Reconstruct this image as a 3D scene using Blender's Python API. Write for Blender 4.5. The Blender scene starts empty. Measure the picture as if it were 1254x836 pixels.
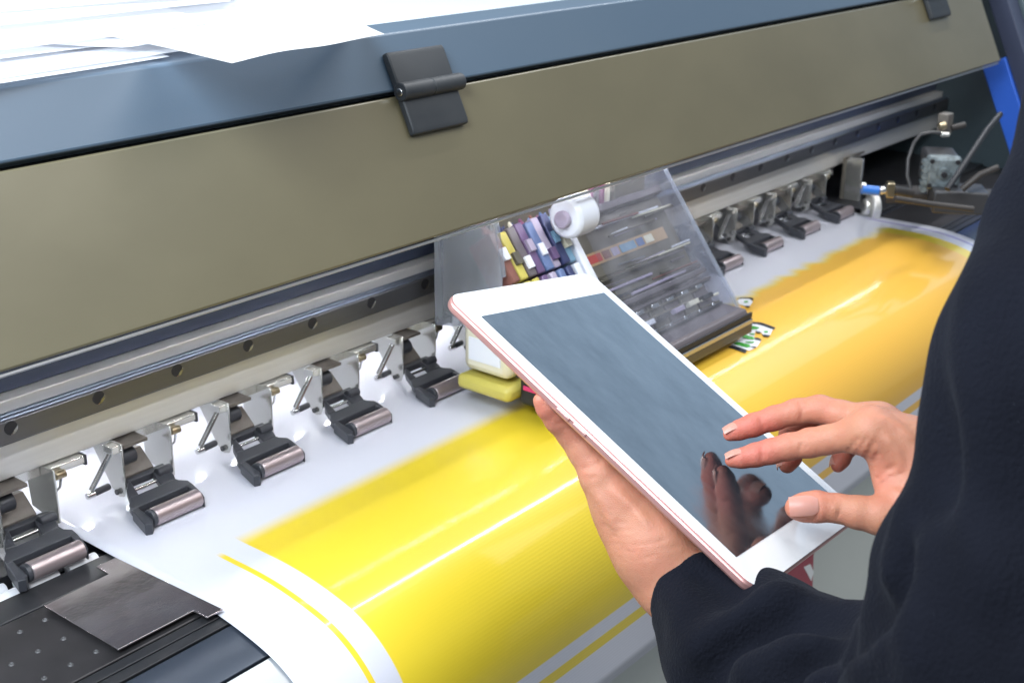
import bpy, bmesh, math, random
import numpy as np
from mathutils import Vector, Matrix
random.seed(7)
SC = bpy.context.scene
COL = SC.collection

# ---------------------------------------------------------------- camera, world, lamps, exposure
F = 1600.0 / 1254.0                      # focal length in picture widths
AX = np.array([[0.6306, -0.2677, 0.7285],    # world X, Y, Z axes written in camera axes (right, down, forward)
               [-0.7761, -0.2282, 0.5879],
               [0.0088, -0.9361, -0.3516]])
CAM = np.array([-0.3617, -0.6715, 0.3206])
cam_d = bpy.data.cameras.new('camera')
cam = bpy.data.objects.new('camera', cam_d); COL.objects.link(cam)
right, down, fwd = AX[:, 0], AX[:, 1], AX[:, 2]
M = Matrix.Identity(4)
for i in range(3):
    M[i][0] = right[i]; M[i][1] = -down[i]; M[i][2] = -fwd[i]; M[i][3] = CAM[i]
cam.matrix_world = M
cam_d.sensor_width = 36.0
cam_d.lens = 36.0 * F
cam_d.clip_start = 0.02; cam_d.clip_end = 100
cam_d.dof.use_dof = True
cam_d.dof.focus_distance = 0.76
cam_d.dof.aperture_fstop = 16
SC.camera = cam

W = bpy.data.worlds.new('World'); SC.world = W; W.use_nodes = True
bg = W.node_tree.nodes['Background']
bg.inputs['Color'].default_value = (0.74, 0.87, 1.0, 1)
bg.inputs['Strength'].default_value = 0.29

def area(name, loc, aim, sx, sy, power, color=(1, 1, 1)):
    l = bpy.data.lights.new(name, 'AREA'); l.shape = 'RECTANGLE'; l.size = sx; l.size_y = sy
    l.energy = power; l.color = color
    o = bpy.data.objects.new(name, l); COL.objects.link(o)
    o.location = loc
    o.rotation_euler = (Vector(aim) - Vector(loc)).to_track_quat('-Z', 'Y').to_euler()
    return o
area('window_light', (-0.75, 0.45, 1.05), (0.10, 0.1, 0.15), 0.8, 0.7, 38, (0.88, 0.95, 1.0))
area('key_light', (-0.55, -0.42, 0.74), (0.06, -0.08, 0.12), 0.45, 0.45, 12.5, (0.82, 0.92, 1.0))
area('hall_light', (0.55, -1.45, 1.45), (0.25, -0.15, 0.05), 1.2, 1.0, 11, (0.98, 0.97, 0.96))
area('overhead_fill_light', (1.15, -0.85, 1.75), (0.75, -0.22, -0.05), 1.7, 1.2, 13, (1.0, 0.97, 0.93))  # soft overhead fill, added to brighten the right-hand vinyl
area('reflection_fill_light', (2.7, 0.12, 0.85), (0.3, 0.0, 0.10), 1.15, 1.5, 6.2, (0.46, 0.68, 0.96))  # bluish off-frame fill, added for the tablet screen to reflect
tube_lamp = area('ceiling_tube_light', (1.6, 0.10, 1.42), (1.6, 0.10, 0.0), 1.6, 0.05, 15, (1.0, 1.0, 1.0))

SC.render.engine = 'CYCLES'
SC.cycles.use_denoising = True
SC.cycles.max_bounces = 8
SC.cycles.transparent_max_bounces = 12
SC.view_settings.view_transform = 'Standard'
SC.view_settings.look = 'None'
SC.view_settings.exposure = 0.14
SC.view_settings.gamma = 1.0

# ---------------------------------------------------------------- measuring helpers (photograph pixel -> place in the room)
def ray(p): return AX @ np.array([(p[0] - 627) / 1600, (p[1] - 418) / 1600, 1.0])
def at(px, py, d): return CAM + ray((px, py)) * d
def on(p, ax, v):
    r = ray(p); k = 'xyz'.index(ax); return CAM + r * ((v - CAM[k]) / r[k])

# ---------------------------------------------------------------- materials
def mat(name, col, rough=0.5, metal=0.0, spec=0.5, coat=0.0, sheen=0.0, bump=None, vary=None, sss=0.0, emit=None,
        aniso=None, alpha=1.0, trans=0.0):
    """bump = (scale xyz, strength, distance); vary = (scale xyz, amount, second colour)"""
    m = bpy.data.materials.new(name); m.use_nodes = True
    nt = m.node_tree; N = nt.nodes; L = nt.links
    b = N['Principled BSDF']
    b.inputs['Base Color'].default_value = (*col, 1)
    b.inputs['Roughness'].default_value = rough
    b.inputs['Metallic'].default_value = metal
    b.inputs['Specular IOR Level'].default_value = spec
    b.inputs['Coat Weight'].default_value = coat
    b.inputs['Coat Roughness'].default_value = 0.08
    b.inputs['Sheen Weight'].default_value = sheen
    b.inputs['Alpha'].default_value = alpha
    b.inputs['Transmission Weight'].default_value = trans
    if sss:
        b.inputs['Subsurface Weight'].default_value = sss
        b.inputs['Subsurface Radius'].default_value = (1.0, 0.35, 0.18)
        b.inputs['Subsurface Scale'].default_value = 0.006
    if emit:
        b.inputs['Emission Color'].default_value = (*emit[0], 1)
        b.inputs['Emission Strength'].default_value = emit[1]
    tc = N.new('ShaderNodeTexCoord')
    def noise(scale, detail=5):
        mp = N.new('ShaderNodeMapping'); L.new(tc.outputs['Object'], mp.inputs['Vector'])
        mp.inputs['Scale'].default_value = scale
        n = N.new('ShaderNodeTexNoise'); n.inputs['Scale'].default_value = 1.0; n.inputs['Detail'].default_value = detail
        L.new(mp.outputs['Vector'], n.inputs['Vector']); return n
    if vary:
        n = noise(vary[0])
        r = N.new('ShaderNodeMapRange'); r.inputs['From Min'].default_value = 0.35; r.inputs['From Max'].default_value = 0.7
        r.inputs['To Max'].default_value = vary[1]
        L.new(n.outputs['Fac'], r.inputs['Value'])
        mx = N.new('ShaderNodeMix'); mx.data_type = 'RGBA'
        mx.inputs['A'].default_value = (*col, 1); mx.inputs['B'].default_value = (*vary[2], 1)
        L.new(r.outputs['Result'], mx.inputs['Factor']); L.new(mx.outputs['Result'], b.inputs['Base Color'])
        r2 = N.new('ShaderNodeMapRange'); r2.inputs['To Min'].default_value = max(0.02, rough - 0.08); r2.inputs['To Max'].default_value = rough + 0.1
        L.new(n.outputs['Fac'], r2.inputs['Value']); L.new(r2.outputs['Result'], b.inputs['Roughness'])
    if bump:
        n = noise(bump[0], 4)
        bp = N.new('ShaderNodeBump'); bp.inputs['Strength'].default_value = bump[1]; bp.inputs['Distance'].default_value = bump[2]
        L.new(n.outputs['Fac'], bp.inputs['Height']); L.new(bp.outputs['Normal'], b.inputs['Normal'])
    return m

MT = dict(
    blue_paint=mat('blue_grey_paint', (0.078, 0.122, 0.178), 0.36, spec=0.75, vary=((3, 9, 9), 0.4, (0.088, 0.128, 0.172)), bump=((900, 900, 900), 0.12, 0.0004)),
    deck_paint=mat('deck_paint', (0.80, 0.84, 0.86), 0.16, vary=((9, 16, 4), 0.6, (0.62, 0.72, 0.80))),
    lid=mat('olive_lid_paint', (0.145, 0.126, 0.074), 0.36, spec=0.7, vary=((7, 11, 11), 0.9, (0.116, 0.100, 0.056)), bump=((1200, 1200, 1200), 0.10, 0.0004)),
    lid_edge=mat('lid_edge_metal', (0.55, 0.56, 0.58), 0.3, 0.8),
    navy=mat('dark_navy_liner', (0.035, 0.045, 0.075), 0.35),
    alu=mat('brushed_aluminium', (0.74, 0.73, 0.71), 0.36, 0.45, vary=((4, 60, 200), 0.35, (0.55, 0.53, 0.49)), bump=((8, 400, 900), 0.06, 0.0004)),
    rail=mat('dark_ground_steel', (0.155, 0.155, 0.165), 0.36, 0.85, vary=((6, 40, 300), 0.4, (0.14, 0.14, 0.15)), bump=((6, 500, 1500), 0.05, 0.0003)),
    groove=mat('polished_steel', (0.26, 0.30, 0.38), 0.42, 1.0),
    hole=mat('hole_black', (0.012, 0.012, 0.016), 0.5),
    zinc=mat('zinc_plate', (0.82, 0.82, 0.78), 0.20, 0.80, vary=((35, 35, 35), 0.35, (0.74, 0.72, 0.65))),
    brown_steel=mat('brown_steel', (0.19, 0.17, 0.15), 0.5, 0.4, vary=((120, 120, 120), 0.5, (0.12, 0.10, 0.09))),
    brass=mat('brass_pin', (0.50, 0.42, 0.28), 0.3, 1.0),
    arm=mat('black_nylon', (0.042, 0.045, 0.055), 0.42, vary=((60, 60, 60), 0.5, (0.06, 0.062, 0.072)), bump=((700, 700, 700), 0.1, 0.0004)),
    roller=mat('mauve_roller', (0.44, 0.37, 0.38), 0.32, 0.65, vary=((80, 80, 80), 0.4, (0.38, 0.30, 0.31))),
    steel=mat('bright_steel', (0.7, 0.7, 0.7), 0.25, 1.0),
    black=mat('black_plastic', (0.018, 0.020, 0.026), 0.45, bump=((600, 600, 600), 0.12, 0.0004)),
    hinge=mat('hinge_black', (0.028, 0.032, 0.038), 0.5, vary=((40, 40, 40), 0.5, (0.045, 0.048, 0.052)), bump=((900, 900, 900), 0.15, 0.0004)),
    rear_white=mat('white_rear_guide', (0.86, 0.88, 0.92), 0.5),
    platen=mat('dark_platen', (0.028, 0.030, 0.035), 0.34, 0.3, vary=((30, 50, 50), 0.6, (0.05, 0.048, 0.05))),
    platen_perf=mat('perforated_platen', (0.045, 0.043, 0.046), 0.36, 0.55, vary=((18, 18, 18), 0.8, (0.09, 0.085, 0.09))),
    platen_blue=mat('curved_platen_skirt', (0.05, 0.062, 0.085), 0.22, 0.4),
    skirt=mat('silver_front_skirt', (0.46, 0.48, 0.50), 0.35, 0.5),
    clamp=mat('satin_clamp_steel', (0.56, 0.53, 0.54), 0.16, 0.92, vary=((30, 22, 30), 0.9, (0.36, 0.30, 0.32)), bump=((45, 60, 50), 0.15, 0.002)),
    clamp_dull=mat('worn_hole_edge', (0.13, 0.13, 0.135), 0.45, 0.6),
    grit=mat('grit_roller', (0.85, 0.86, 0.9), 0.35),
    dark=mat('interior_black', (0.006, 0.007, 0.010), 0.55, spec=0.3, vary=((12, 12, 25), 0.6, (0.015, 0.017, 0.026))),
    post=mat('warm_grey_post', (0.36, 0.33, 0.28), 0.42, 0.4, vary=((60, 60, 20), 0.5, (0.26, 0.23, 0.19))),
    blue=mat('vivid_blue_panel', (0.035, 0.15, 0.72), 0.4),
    blue_hose=mat('blue_hose', (0.03, 0.16, 0.55), 0.3),
    motor=mat('motor_cast', (0.22, 0.26, 0.28), 0.5, 0.3, vary=((160, 160, 160), 0.9, (0.07, 0.085, 0.09))),
    motor_dark=mat('motor_dark', (0.05, 0.05, 0.055), 0.4, 0.3),
    pipe=mat('dusty_pipe', (0.03, 0.026, 0.025), 0.5, vary=((50, 50, 50), 0.6, (0.055, 0.046, 0.042))),
    hose=mat('grey_hose', (0.075, 0.075, 0.08), 0.35),
    cap=mat('end_cap_paint', (0.07, 0.10, 0.115), 0.4),
    cap_in=mat('end_cap_inner', (0.045, 0.055, 0.10), 0.45),
    panel=mat('light_grey_panel', (0.58, 0.60, 0.56), 0.5, vary=((8, 8, 8), 0.3, (0.52, 0.54, 0.50))),
    red=mat('red_sticker', (0.36, 0.045, 0.07), 0.45),
    white=mat('white_print', (0.85, 0.85, 0.85), 0.4),
    floor=mat('grey_floor', (0.36, 0.36, 0.36), 0.5, vary=((2, 2, 2), 0.5, (0.28, 0.28, 0.28))),
    sheet=mat('white_office_paper', (0.90, 0.90, 0.90), 0.6, bump=((20, 20, 20), 0.05, 0.001)),
    t_body=mat('rose_gold_aluminium', (0.66, 0.35, 0.33), 0.36, 0.75),
    t_bezel=mat('white_tablet_glass', (0.83, 0.83, 0.85), 0.08, coat=0.3),
    led=mat('led_diode', (1, 1, 1), 0.5, emit=((0.93, 0.95, 1.0), 98.0)),
    led_rear=mat('led_diode_rear', (1, 1, 1), 0.5, emit=((0.95, 0.97, 1.0), 100.0)),
    nail=mat('fingernail', (0.50, 0.225, 0.180), 0.36, spec=0.3, sss=0.2),
    green=mat('green_ink', (0.05, 0.36, 0.04), 0.35),
    ink_black=mat('black_ink', (0.012, 0.015, 0.022), 0.35),
    ink_white=mat('unprinted_vinyl', (0.80, 0.81, 0.86), 0.35),
)
for nm, c in dict(c_navy=(0.04, 0.05, 0.14), c_blue=(0.14, 0.20, 0.38), c_red=(0.22, 0.09, 0.07), c_magenta=(0.28, 0.10, 0.19),
                  c_purple=(0.14, 0.085, 0.19), c_yellow=(0.58, 0.50, 0.11), c_white=(0.82, 0.84, 0.92), c_lilac=(0.46, 0.40, 0.52),
                  c_cyan=(0.20, 0.36, 0.50), c_cream=(0.78, 0.74, 0.58), c_grey=(0.15, 0.135, 0.105), c_orange=(0.50, 0.34, 0.19),
                  c_pink=(0.75, 0.05, 0.20), c_mauve=(0.14, 0.12, 0.13), c_brightred=(0.48, 0.08, 0.07), c_olive=(0.11, 0.10, 0.075)).items():
    MT[nm] = mat(nm[2:] + '_moulded_plastic', c, 0.4)

def clear_mat(name, col, mix, rough):
    m = bpy.data.materials.new(name); m.use_nodes = True
    nt = m.node_tree; N = nt.nodes; L = nt.links; b = N['Principled BSDF']
    b.inputs['Base Color'].default_value = (*col, 1); b.inputs['Roughness'].default_value = rough
    tr = N.new('ShaderNodeBsdfTransparent'); tr.inputs['Color'].default_value = (0.93, 0.94, 0.97, 1)
    mx = N.new('ShaderNodeMixShader')
    tc = N.new('ShaderNodeTexCoord'); mp = N.new('ShaderNodeMapping'); mp.inputs['Scale'].default_value = (30, 30, 6)
    n = N.new('ShaderNodeTexNoise'); n.inputs['Scale'].default_value = 1; n.inputs['Detail'].default_value = 4
    L.new(tc.outputs['Object'], mp.inputs['Vector']); L.new(mp.outputs['Vector'], n.inputs['Vector'])
    r = N.new('ShaderNodeMapRange'); r.inputs['From Min'].default_value = 0.3; r.inputs['From Max'].default_value = 0.75
    r.inputs['To Min'].default_value = mix - 0.12; r.inputs['To Max'].default_value = mix + 0.15
    L.new(n.outputs['Fac'], r.inputs['Value'])
    L.new(r.outputs['Result'], mx.inputs['Fac'])
    L.new(tr.outputs['BSDF'], mx.inputs[1]); L.new(b.outputs['BSDF'], mx.inputs[2])
    L.new(mx.outputs['Shader'], N['Material Output'].inputs['Surface'])
    return m
MT['clear_front'] = clear_mat('scuffed_clear_cover', (0.40, 0.40, 0.44), 0.10, 0.22)
MT['clear'] = clear_mat('hazy_clear_plastic', (0.48, 0.50, 0.56), 0.34, 0.2)
MT['clear_pale'] = clear_mat('frosted_clear_plastic', (0.50, 0.54, 0.60), 0.36, 0.25)

def paper_mat():
    m = mat('white_office_paper', (0.90, 0.90, 0.91), 0.6)
    nt = m.node_tree; N = nt.nodes; L = nt.links
    t = N.new('ShaderNodeBsdfTranslucent'); t.inputs['Color'].default_value = (0.86, 0.88, 0.93, 1)
    mx = N.new('ShaderNodeMixShader'); mx.inputs['Fac'].default_value = 0.42
    L.new(N['Principled BSDF'].outputs['BSDF'], mx.inputs[1]); L.new(t.outputs['BSDF'], mx.inputs[2])
    L.new(mx.outputs['Shader'], N['Material Output'].inputs['Surface']); return m
MT['sheet'] = paper_mat()
def screen_mat():
    m = mat('dark_tablet_screen', (0.012, 0.016, 0.022), 0.05, spec=0.5, coat=1.0)
    nt = m.node_tree; N = nt.nodes; L = nt.links; b = N['Principled BSDF']
    b.inputs['Coat Roughness'].default_value = 0.04; b.inputs['Coat IOR'].default_value = 1.55
    tc = N.new('ShaderNodeTexCoord'); mp = N.new('ShaderNodeMapping'); mp.inputs['Scale'].default_value = (55, 24, 40)
    mp.inputs['Rotation'].default_value = (0, 0, 0.8)
    n = N.new('ShaderNodeTexNoise'); n.inputs['Scale'].default_value = 1; n.inputs['Detail'].default_value = 7; n.inputs['Roughness'].default_value = 0.65
    L.new(tc.outputs['Object'], mp.inputs['Vector']); L.new(mp.outputs['Vector'], n.inputs['Vector'])
    mx = N.new('ShaderNodeMix'); mx.data_type = 'RGBA'
    mx.inputs['A'].default_value = (0.006, 0.010, 0.016, 1); mx.inputs['B'].default_value = (0.030, 0.038, 0.046, 1)   # finger grease
    L.new(n.outputs['Fac'], mx.inputs['Factor']); L.new(mx.outputs['Result'], b.inputs['Base Color'])
    r = N.new('ShaderNodeMapRange'); r.inputs['From Min'].default_value = 0.3; r.inputs['From Max'].default_value = 0.75; r.inputs['To Min'].default_value = 0.02; r.inputs['To Max'].default_value = 0.22
    L.new(n.outputs['Fac'], r.inputs['Value']); L.new(r.outputs['Result'], b.inputs['Roughness']); L.new(r.outputs['Result'], b.inputs['Coat Roughness'])
    r3 = N.new('ShaderNodeMapRange'); r3.inputs['From Min'].default_value = 0.3; r3.inputs['From Max'].default_value = 0.7; r3.inputs['To Min'].default_value = 0.55; r3.inputs['To Max'].default_value = 1.0
    L.new(n.outputs['Fac'], r3.inputs['Value']); L.new(r3.outputs['Result'], b.inputs['Coat Weight'])
    return m
MT['screen'] = screen_mat()

def skin_mat():
    m = mat('skin', (0.74, 0.44, 0.33), 0.52, spec=0.35, sss=0.35)
    nt = m.node_tree; N = nt.nodes; L = nt.links; b = N['Principled BSDF']
    a = N.new('ShaderNodeAttribute'); a.attribute_name = 'blush'
    tc = N.new('ShaderNodeTexCoord')
    n = N.new('ShaderNodeTexNoise'); n.inputs['Scale'].default_value = 75; n.inputs['Detail'].default_value = 5
    L.new(tc.outputs['Object'], n.inputs['Vector'])
    ad = N.new('ShaderNodeMath'); ad.operation = 'MULTIPLY_ADD'; ad.inputs[1].default_value = 0.6; ad.inputs[2].default_value = -0.3
    L.new(n.outputs['Fac'], ad.inputs[0])
    ad2 = N.new('ShaderNodeMath'); ad2.operation = 'ADD'; ad2.use_clamp = True
    L.new(ad.outputs[0], ad2.inputs[0]); L.new(a.outputs['Fac'], ad2.inputs[1])
    mx = N.new('ShaderNodeMix'); mx.data_type = 'RGBA'
    mx.inputs['A'].default_value = (0.43, 0.205, 0.125, 1); mx.inputs['B'].default_value = (0.47, 0.135, 0.098, 1)
    L.new(ad2.outputs[0], mx.inputs['Factor']); L.new(mx.outputs['Result'], b.inputs['Base Color'])
    v = N.new('ShaderNodeTexVoronoi'); v.inputs['Scale'].default_value = 900; v.feature = 'DISTANCE_TO_EDGE'
    L.new(tc.outputs['Object'], v.inputs['Vector'])
    n2 = N.new('ShaderNodeTexNoise'); n2.inputs['Scale'].default_value = 260; n2.inputs['Detail'].default_value = 4
    L.new(tc.outputs['Object'], n2.inputs['Vector'])
    ms = N.new('ShaderNodeMath'); ms.operation = 'MULTIPLY_ADD'; ms.inputs[1].default_value = 0.8
    L.new(v.outputs['Distance'], ms.inputs[0]); L.new(n2.outputs['Fac'], ms.inputs[2])
    bp = N.new('ShaderNodeBump'); bp.inputs['Strength'].default_value = 0.42; bp.inputs['Distance'].default_value = 0.0008
    L.new(ms.outputs[0], bp.inputs['Height']); L.new(bp.outputs['Normal'], b.inputs['Normal'])
    return m
MT['skin'] = skin_mat()

def jacket_mat():
    m = mat('navy_velvet_cloth', (0.012, 0.014, 0.026), 0.95, spec=0.08, sheen=0.035)
    nt = m.node_tree; N = nt.nodes; L = nt.links; b = N['Principled BSDF']
    b.inputs['Sheen Tint'].default_value = (0.55, 0.60, 0.75, 1); b.inputs['Sheen Roughness'].default_value = 0.38
    tc = N.new('ShaderNodeTexCoord')
    n = N.new('ShaderNodeTexNoise'); n.inputs['Scale'].default_value = 18; n.inputs['Detail'].default_value = 6
    L.new(tc.outputs['Object'], n.inputs['Vector'])
    mx = N.new('ShaderNodeMix'); mx.data_type = 'RGBA'
    mx.inputs['A'].default_value = (0.0020, 0.0023, 0.0042, 1); mx.inputs['B'].default_value = (0.0085, 0.0096, 0.0158, 1)
    L.new(n.outputs['Fac'], mx.inputs['Factor']); L.new(mx.outputs['Result'], b.inputs['Base Color'])
    v = N.new('ShaderNodeTexVoronoi'); v.inputs['Scale'].default_value = 420; L.new(tc.outputs['Object'], v.inputs['Vector'])   # lint
    lt = N.new('ShaderNodeMath'); lt.operation = 'LESS_THAN'; lt.inputs[1].default_value = 0.055; L.new(v.outputs['Distance'], lt.inputs[0])
    sv = N.new('ShaderNodeSeparateColor'); L.new(v.outputs['Color'], sv.inputs[0])
    gt = N.new('ShaderNodeMath'); gt.operation = 'GREATER_THAN'; gt.inputs[1].default_value = 0.90; L.new(sv.outputs[0], gt.inputs[0])
    mm = N.new('ShaderNodeMath'); mm.operation = 'MULTIPLY'; L.new(lt.outputs[0], mm.inputs[0]); L.new(gt.outputs[0], mm.inputs[1])
    mx2 = N.new('ShaderNodeMix'); mx2.data_type = 'RGBA'; mx2.inputs['B'].default_value = (0.045, 0.05, 0.065, 1)
    L.new(mx.outputs['Result'], mx2.inputs['A']); L.new(mm.outputs[0], mx2.inputs['Factor']); L.new(mx2.outputs['Result'], b.inputs['Base Color'])
    n2 = N.new('ShaderNodeTexNoise'); n2.inputs['Scale'].default_value = 520; n2.inputs['Detail'].default_value = 4
    L.new(tc.outputs['Object'], n2.inputs['Vector'])
    bp = N.new('ShaderNodeBump'); bp.inputs['Strength'].default_value = 0.9; bp.inputs['Distance'].default_value = 0.0012
    L.new(n2.outputs['Fac'], bp.inputs['Height']); L.new(bp.outputs['Normal'], b.inputs['Normal'])
    return m
MT['jacket'] = jacket_mat()

# ---------------------------------------------------------------- object helpers
ORG = {}
def tag(o, label=None, cat=None, group=None, kind=None):
    if label: o['label'] = label
    if cat: o['category'] = cat
    if group: o['group'] = group
    if kind: o['kind'] = kind
    return o
def thing(name, loc, label, cat, group=None):
    o = bpy.data.objects.new(name, None); COL.objects.link(o); o.location = loc; o.empty_display_size = 0.05
    ORG[o.name] = np.array(loc, float)
    return tag(o, label, cat, group)

class MB:
    def __init__(s): s.v = []; s.f = []
    def add(s, vs, fs):
        b = len(s.v); s.v += [tuple(map(float, p)) for p in vs]; s.f += [tuple(b + i for i in f) for f in fs]; return s
    def box(s, x0, x1, y0, y1, z0, z1):
        return s.add([(x, y, z) for x in (x0, x1) for y in (y0, y1) for z in (z0, z1)],
                     [(0, 1, 3, 2), (4, 6, 7, 5), (0, 4, 5, 1), (2, 3, 7, 6), (0, 2, 6, 4), (1, 5, 7, 3)])
    def obox(s, c, ax, h):                    # oriented box: centre, three unit axes, half sizes
        c = np.array(c); ax = [np.array(a) for a in ax]
        return s.add([c + sx * h[0] * ax[0] + sy * h[1] * ax[1] + sz * h[2] * ax[2] for sx in (-1, 1) for sy in (-1, 1) for sz in (-1, 1)],
                     [(0, 1, 3, 2), (4, 6, 7, 5), (0, 4, 5, 1), (2, 3, 7, 6), (0, 2, 6, 4), (1, 5, 7, 3)])
    def prism(s, prof, x0, x1):               # profile in y,z swept along x
        n = len(prof)
        return s.add([(x0, y, z) for y, z in prof] + [(x1, y, z) for y, z in prof],
                     [tuple(range(n - 1, -1, -1)), tuple(range(n, 2 * n))] + [(i, (i + 1) % n, n + (i + 1) % n, n + i) for i in range(n)])
    def poly(s, pts, off):                    # polygon thickened along a vector
        pts = [np.array(p, float) for p in pts]; off = np.array(off, float); n = len(pts)
        return s.add(pts + [p + off for p in pts],
                     [tuple(range(n - 1, -1, -1)), tuple(range(n, 2 * n))] + [(i, (i + 1) % n, n + (i + 1) % n, n + i) for i in range(n)])
    def tube(s, pts, r, seg=12, caps=True):
        pts = [np.array(p, float) for p in pts]
        rs = r if isinstance(r, (list, tuple)) else [r] * len(pts)
        b = []
        for i, p in enumerate(pts):
            d = pts[min(i + 1, len(pts) - 1)] - pts[max(i - 1, 0)]; d /= np.linalg.norm(d)
            if i == 0:
                u = np.cross(d, [0, 0, 1] if abs(d[2]) < 0.9 else [1, 0, 0])
            u = u - d * (u @ d); u /= np.linalg.norm(u); w = np.cross(d, u)
            for k in range(seg):
                a = 2 * math.pi * k / seg; b.append(p + rs[i] * (math.cos(a) * u + math.sin(a) * w))
        fs = []
        for i in range(len(pts) - 1):
            for k in range(seg):
                fs.append((i * seg + k, i * seg + (k + 1) % seg, (i + 1) * seg + (k + 1) % seg, (i + 1) * seg + k))
        if caps:
            fs.append(tuple(range(seg - 1, -1, -1))); fs.append(tuple((len(pts) - 1) * seg + k for k in range(seg)))
        return s.add(b, fs)
    def build(s, name, m, parent=None, bevel=0.0, smooth=False, seg=2, kind=None):
        org = ORG.get(parent.name, np.zeros(3)) if parent else np.zeros(3)
        me = bpy.data.meshes.new(name)
        me.from_pydata([tuple(np.array(p) - org) for p in s.v], [], s.f)
        bm = bmesh.new(); bm.from_mesh(me); bmesh.ops.recalc_face_normals(bm, faces=bm.faces); bm.to_mesh(me); bm.free()
        me.materials.append(MT[m] if isinstance(m, str) else m)
        o = bpy.data.objects.new(name, me); COL.objects.link(o)
        if parent: o.parent = parent
        ORG[o.name] = org
        if bevel:
            bv = o.modifiers.new('bevel', 'BEVEL'); bv.width = bevel; bv.segments = seg; bv.limit_method = 'ANGLE'; bv.angle_limit = 0.6
            smooth = True
        if smooth:
            for p in me.polygons: p.use_smooth = True
            bm = bmesh.new(); bm.from_mesh(me)
            for e in bm.edges:
                e.smooth = len(e.link_faces) == 2 and e.calc_face_angle(0) < 0.7
            bm.to_mesh(me); bm.free()
        if kind: o['kind'] = kind
        return o
def box(name, m, parent, b, bevel=0.0006): return MB().box(*b).build(name, m, parent, bevel)
def prism(name, m, parent, prof, x0, x1, bevel=0.0008): return MB().prism(prof, x0, x1).build(name, m, parent, bevel)
def copy_tree(o, parent, dx, top=True):
    c = o.copy(); COL.objects.link(c); c.parent = parent
    if top: c.location = (o.location[0] + dx, o.location[1], o.location[2])
    for ch in o.children: copy_tree(ch, c, 0, False)
    return c

# ---------------------------------------------------------------- the floor
tag(MB().box(-3, 5, -4, 4, -1.02, -1.0).build('floor', 'floor'), kind='structure')

# ---------------------------------------------------------------- the printer body
X0, X1 = -0.42, 1.325
PR = thing('large_format_printer', (0.45, 0.1, -1.0), 'wide blue grey printer with an olive hinged lid and a steel rail', 'printer')
B = np.array([-0.100, 0.077]); T = np.array([-0.0575, 0.1655])
U = (T - B) / np.linalg.norm(T - B); NO = np.array([-U[1], U[0]])          # along the lid, and out of it
def lid_pt(t, n): return tuple(B + U * t + NO * n)
LL = float(np.linalg.norm(T - B))
lid = prism('front_lid', 'lid', PR, [lid_pt(0, 0), lid_pt(LL, 0), lid_pt(LL, -0.010), lid_pt(0.002, -0.010)], X0, X1, 0.0016)
prism('lid_edge_strip', 'lid_edge', lid, [lid_pt(-0.0022, -0.003), lid_pt(-0.0004, -0.003), lid_pt(-0.0004, -0.0115), lid_pt(-0.0022, -0.0115)], X0, X1 - 0.002, 0.0004)
FT = 0.0425
prism('upper_fascia', 'blue_paint', PR, [lid_pt(LL + 0.0035, 0.0), lid_pt(LL + FT, 0.0), (lid_pt(LL + FT, 0)[0] + 0.004, 0.2045), (0.0, 0.2045), (0.0, 0.165), lid_pt(LL + 0.0035, -0.012)], X0, 1.60, 0.0014)
prism('fascia_gap_liner', 'hole', PR, [lid_pt(LL - 0.004, -0.0105), lid_pt(LL + 0.008, -0.0125), lid_pt(LL + 0.008, -0.02), lid_pt(LL - 0.004, -0.02)], X0, X1)
box('top_deck', 'deck_paint', PR, (X0, 1.60, 0.0005, 0.60, 0.180, 0.2040), 0.002)
# beam, rail, interior
box('carriage_beam', 'alu', PR, (X0, 1.50, 0.010, 0.070, -0.0375, 0.0125), 0.0008)
rail = box('guide_rail', 'rail', PR, (X0, 1.50, 0.0, 0.0096, -0.0112, 0.0040), 0.0012)
for y0 in (0.0012, 0.0056):
    MB().prism([(y0, 0.0042), (y0 + 0.0003, 0.0051), (y0 + 0.0011, 0.0057), (y0 + 0.0023, 0.0059), (y0 + 0.0034, 0.0053), (y0 + 0.0036, 0.0042)], X0, 1.4995).build('rail_groove', 'groove', rail, smooth=True)
hs = None
for i in range(-6, 25):
    if hs is None:
        m = MB().tube([(0.06 * i, -0.0004, -0.001), (0.06 * i, 0.004, -0.001)], 0.0043, 24)
        hs = m.build('rail_hole', 'hole', rail, smooth=True)
        i0 = i
    else:
        c = hs.copy(); COL.objects.link(c); c.location = (0.06 * (i - i0), 0, 0)
# glint at each hole: bright steel crescents standing just proud of the rail
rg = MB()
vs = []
for k in range(13):                           # crescent shaped as the light on the bore's lower edge
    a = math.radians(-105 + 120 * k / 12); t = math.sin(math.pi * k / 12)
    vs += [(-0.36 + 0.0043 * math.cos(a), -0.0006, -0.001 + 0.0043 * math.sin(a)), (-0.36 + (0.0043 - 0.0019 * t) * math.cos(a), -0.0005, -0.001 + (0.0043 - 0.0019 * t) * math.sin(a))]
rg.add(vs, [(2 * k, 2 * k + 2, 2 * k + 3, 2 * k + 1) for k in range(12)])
rm = rg.build('bore_glint', 'steel', rail, smooth=True)
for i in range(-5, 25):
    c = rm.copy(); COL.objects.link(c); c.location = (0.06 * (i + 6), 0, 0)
# behind and above the beam
box('inner_back_wall', 'navy', PR, (X0, 1.56, 0.0715, 0.078, -0.0370, 0.1795))
box('beam_cover', 'navy', PR, (X0, 1.56, 0.020, 0.0705, 0.0130, 0.040), 0.001)
box('rear_guide', 'rear_white', PR, (X0, 0.64, 0.1000, 0.104, -0.0795, -0.034))
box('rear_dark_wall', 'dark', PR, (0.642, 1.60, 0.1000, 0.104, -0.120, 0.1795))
box('inner_roof', 'dark', PR, (X0, 1.60, 0.002, 0.0995, 0.1660, 0.1790))
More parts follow.
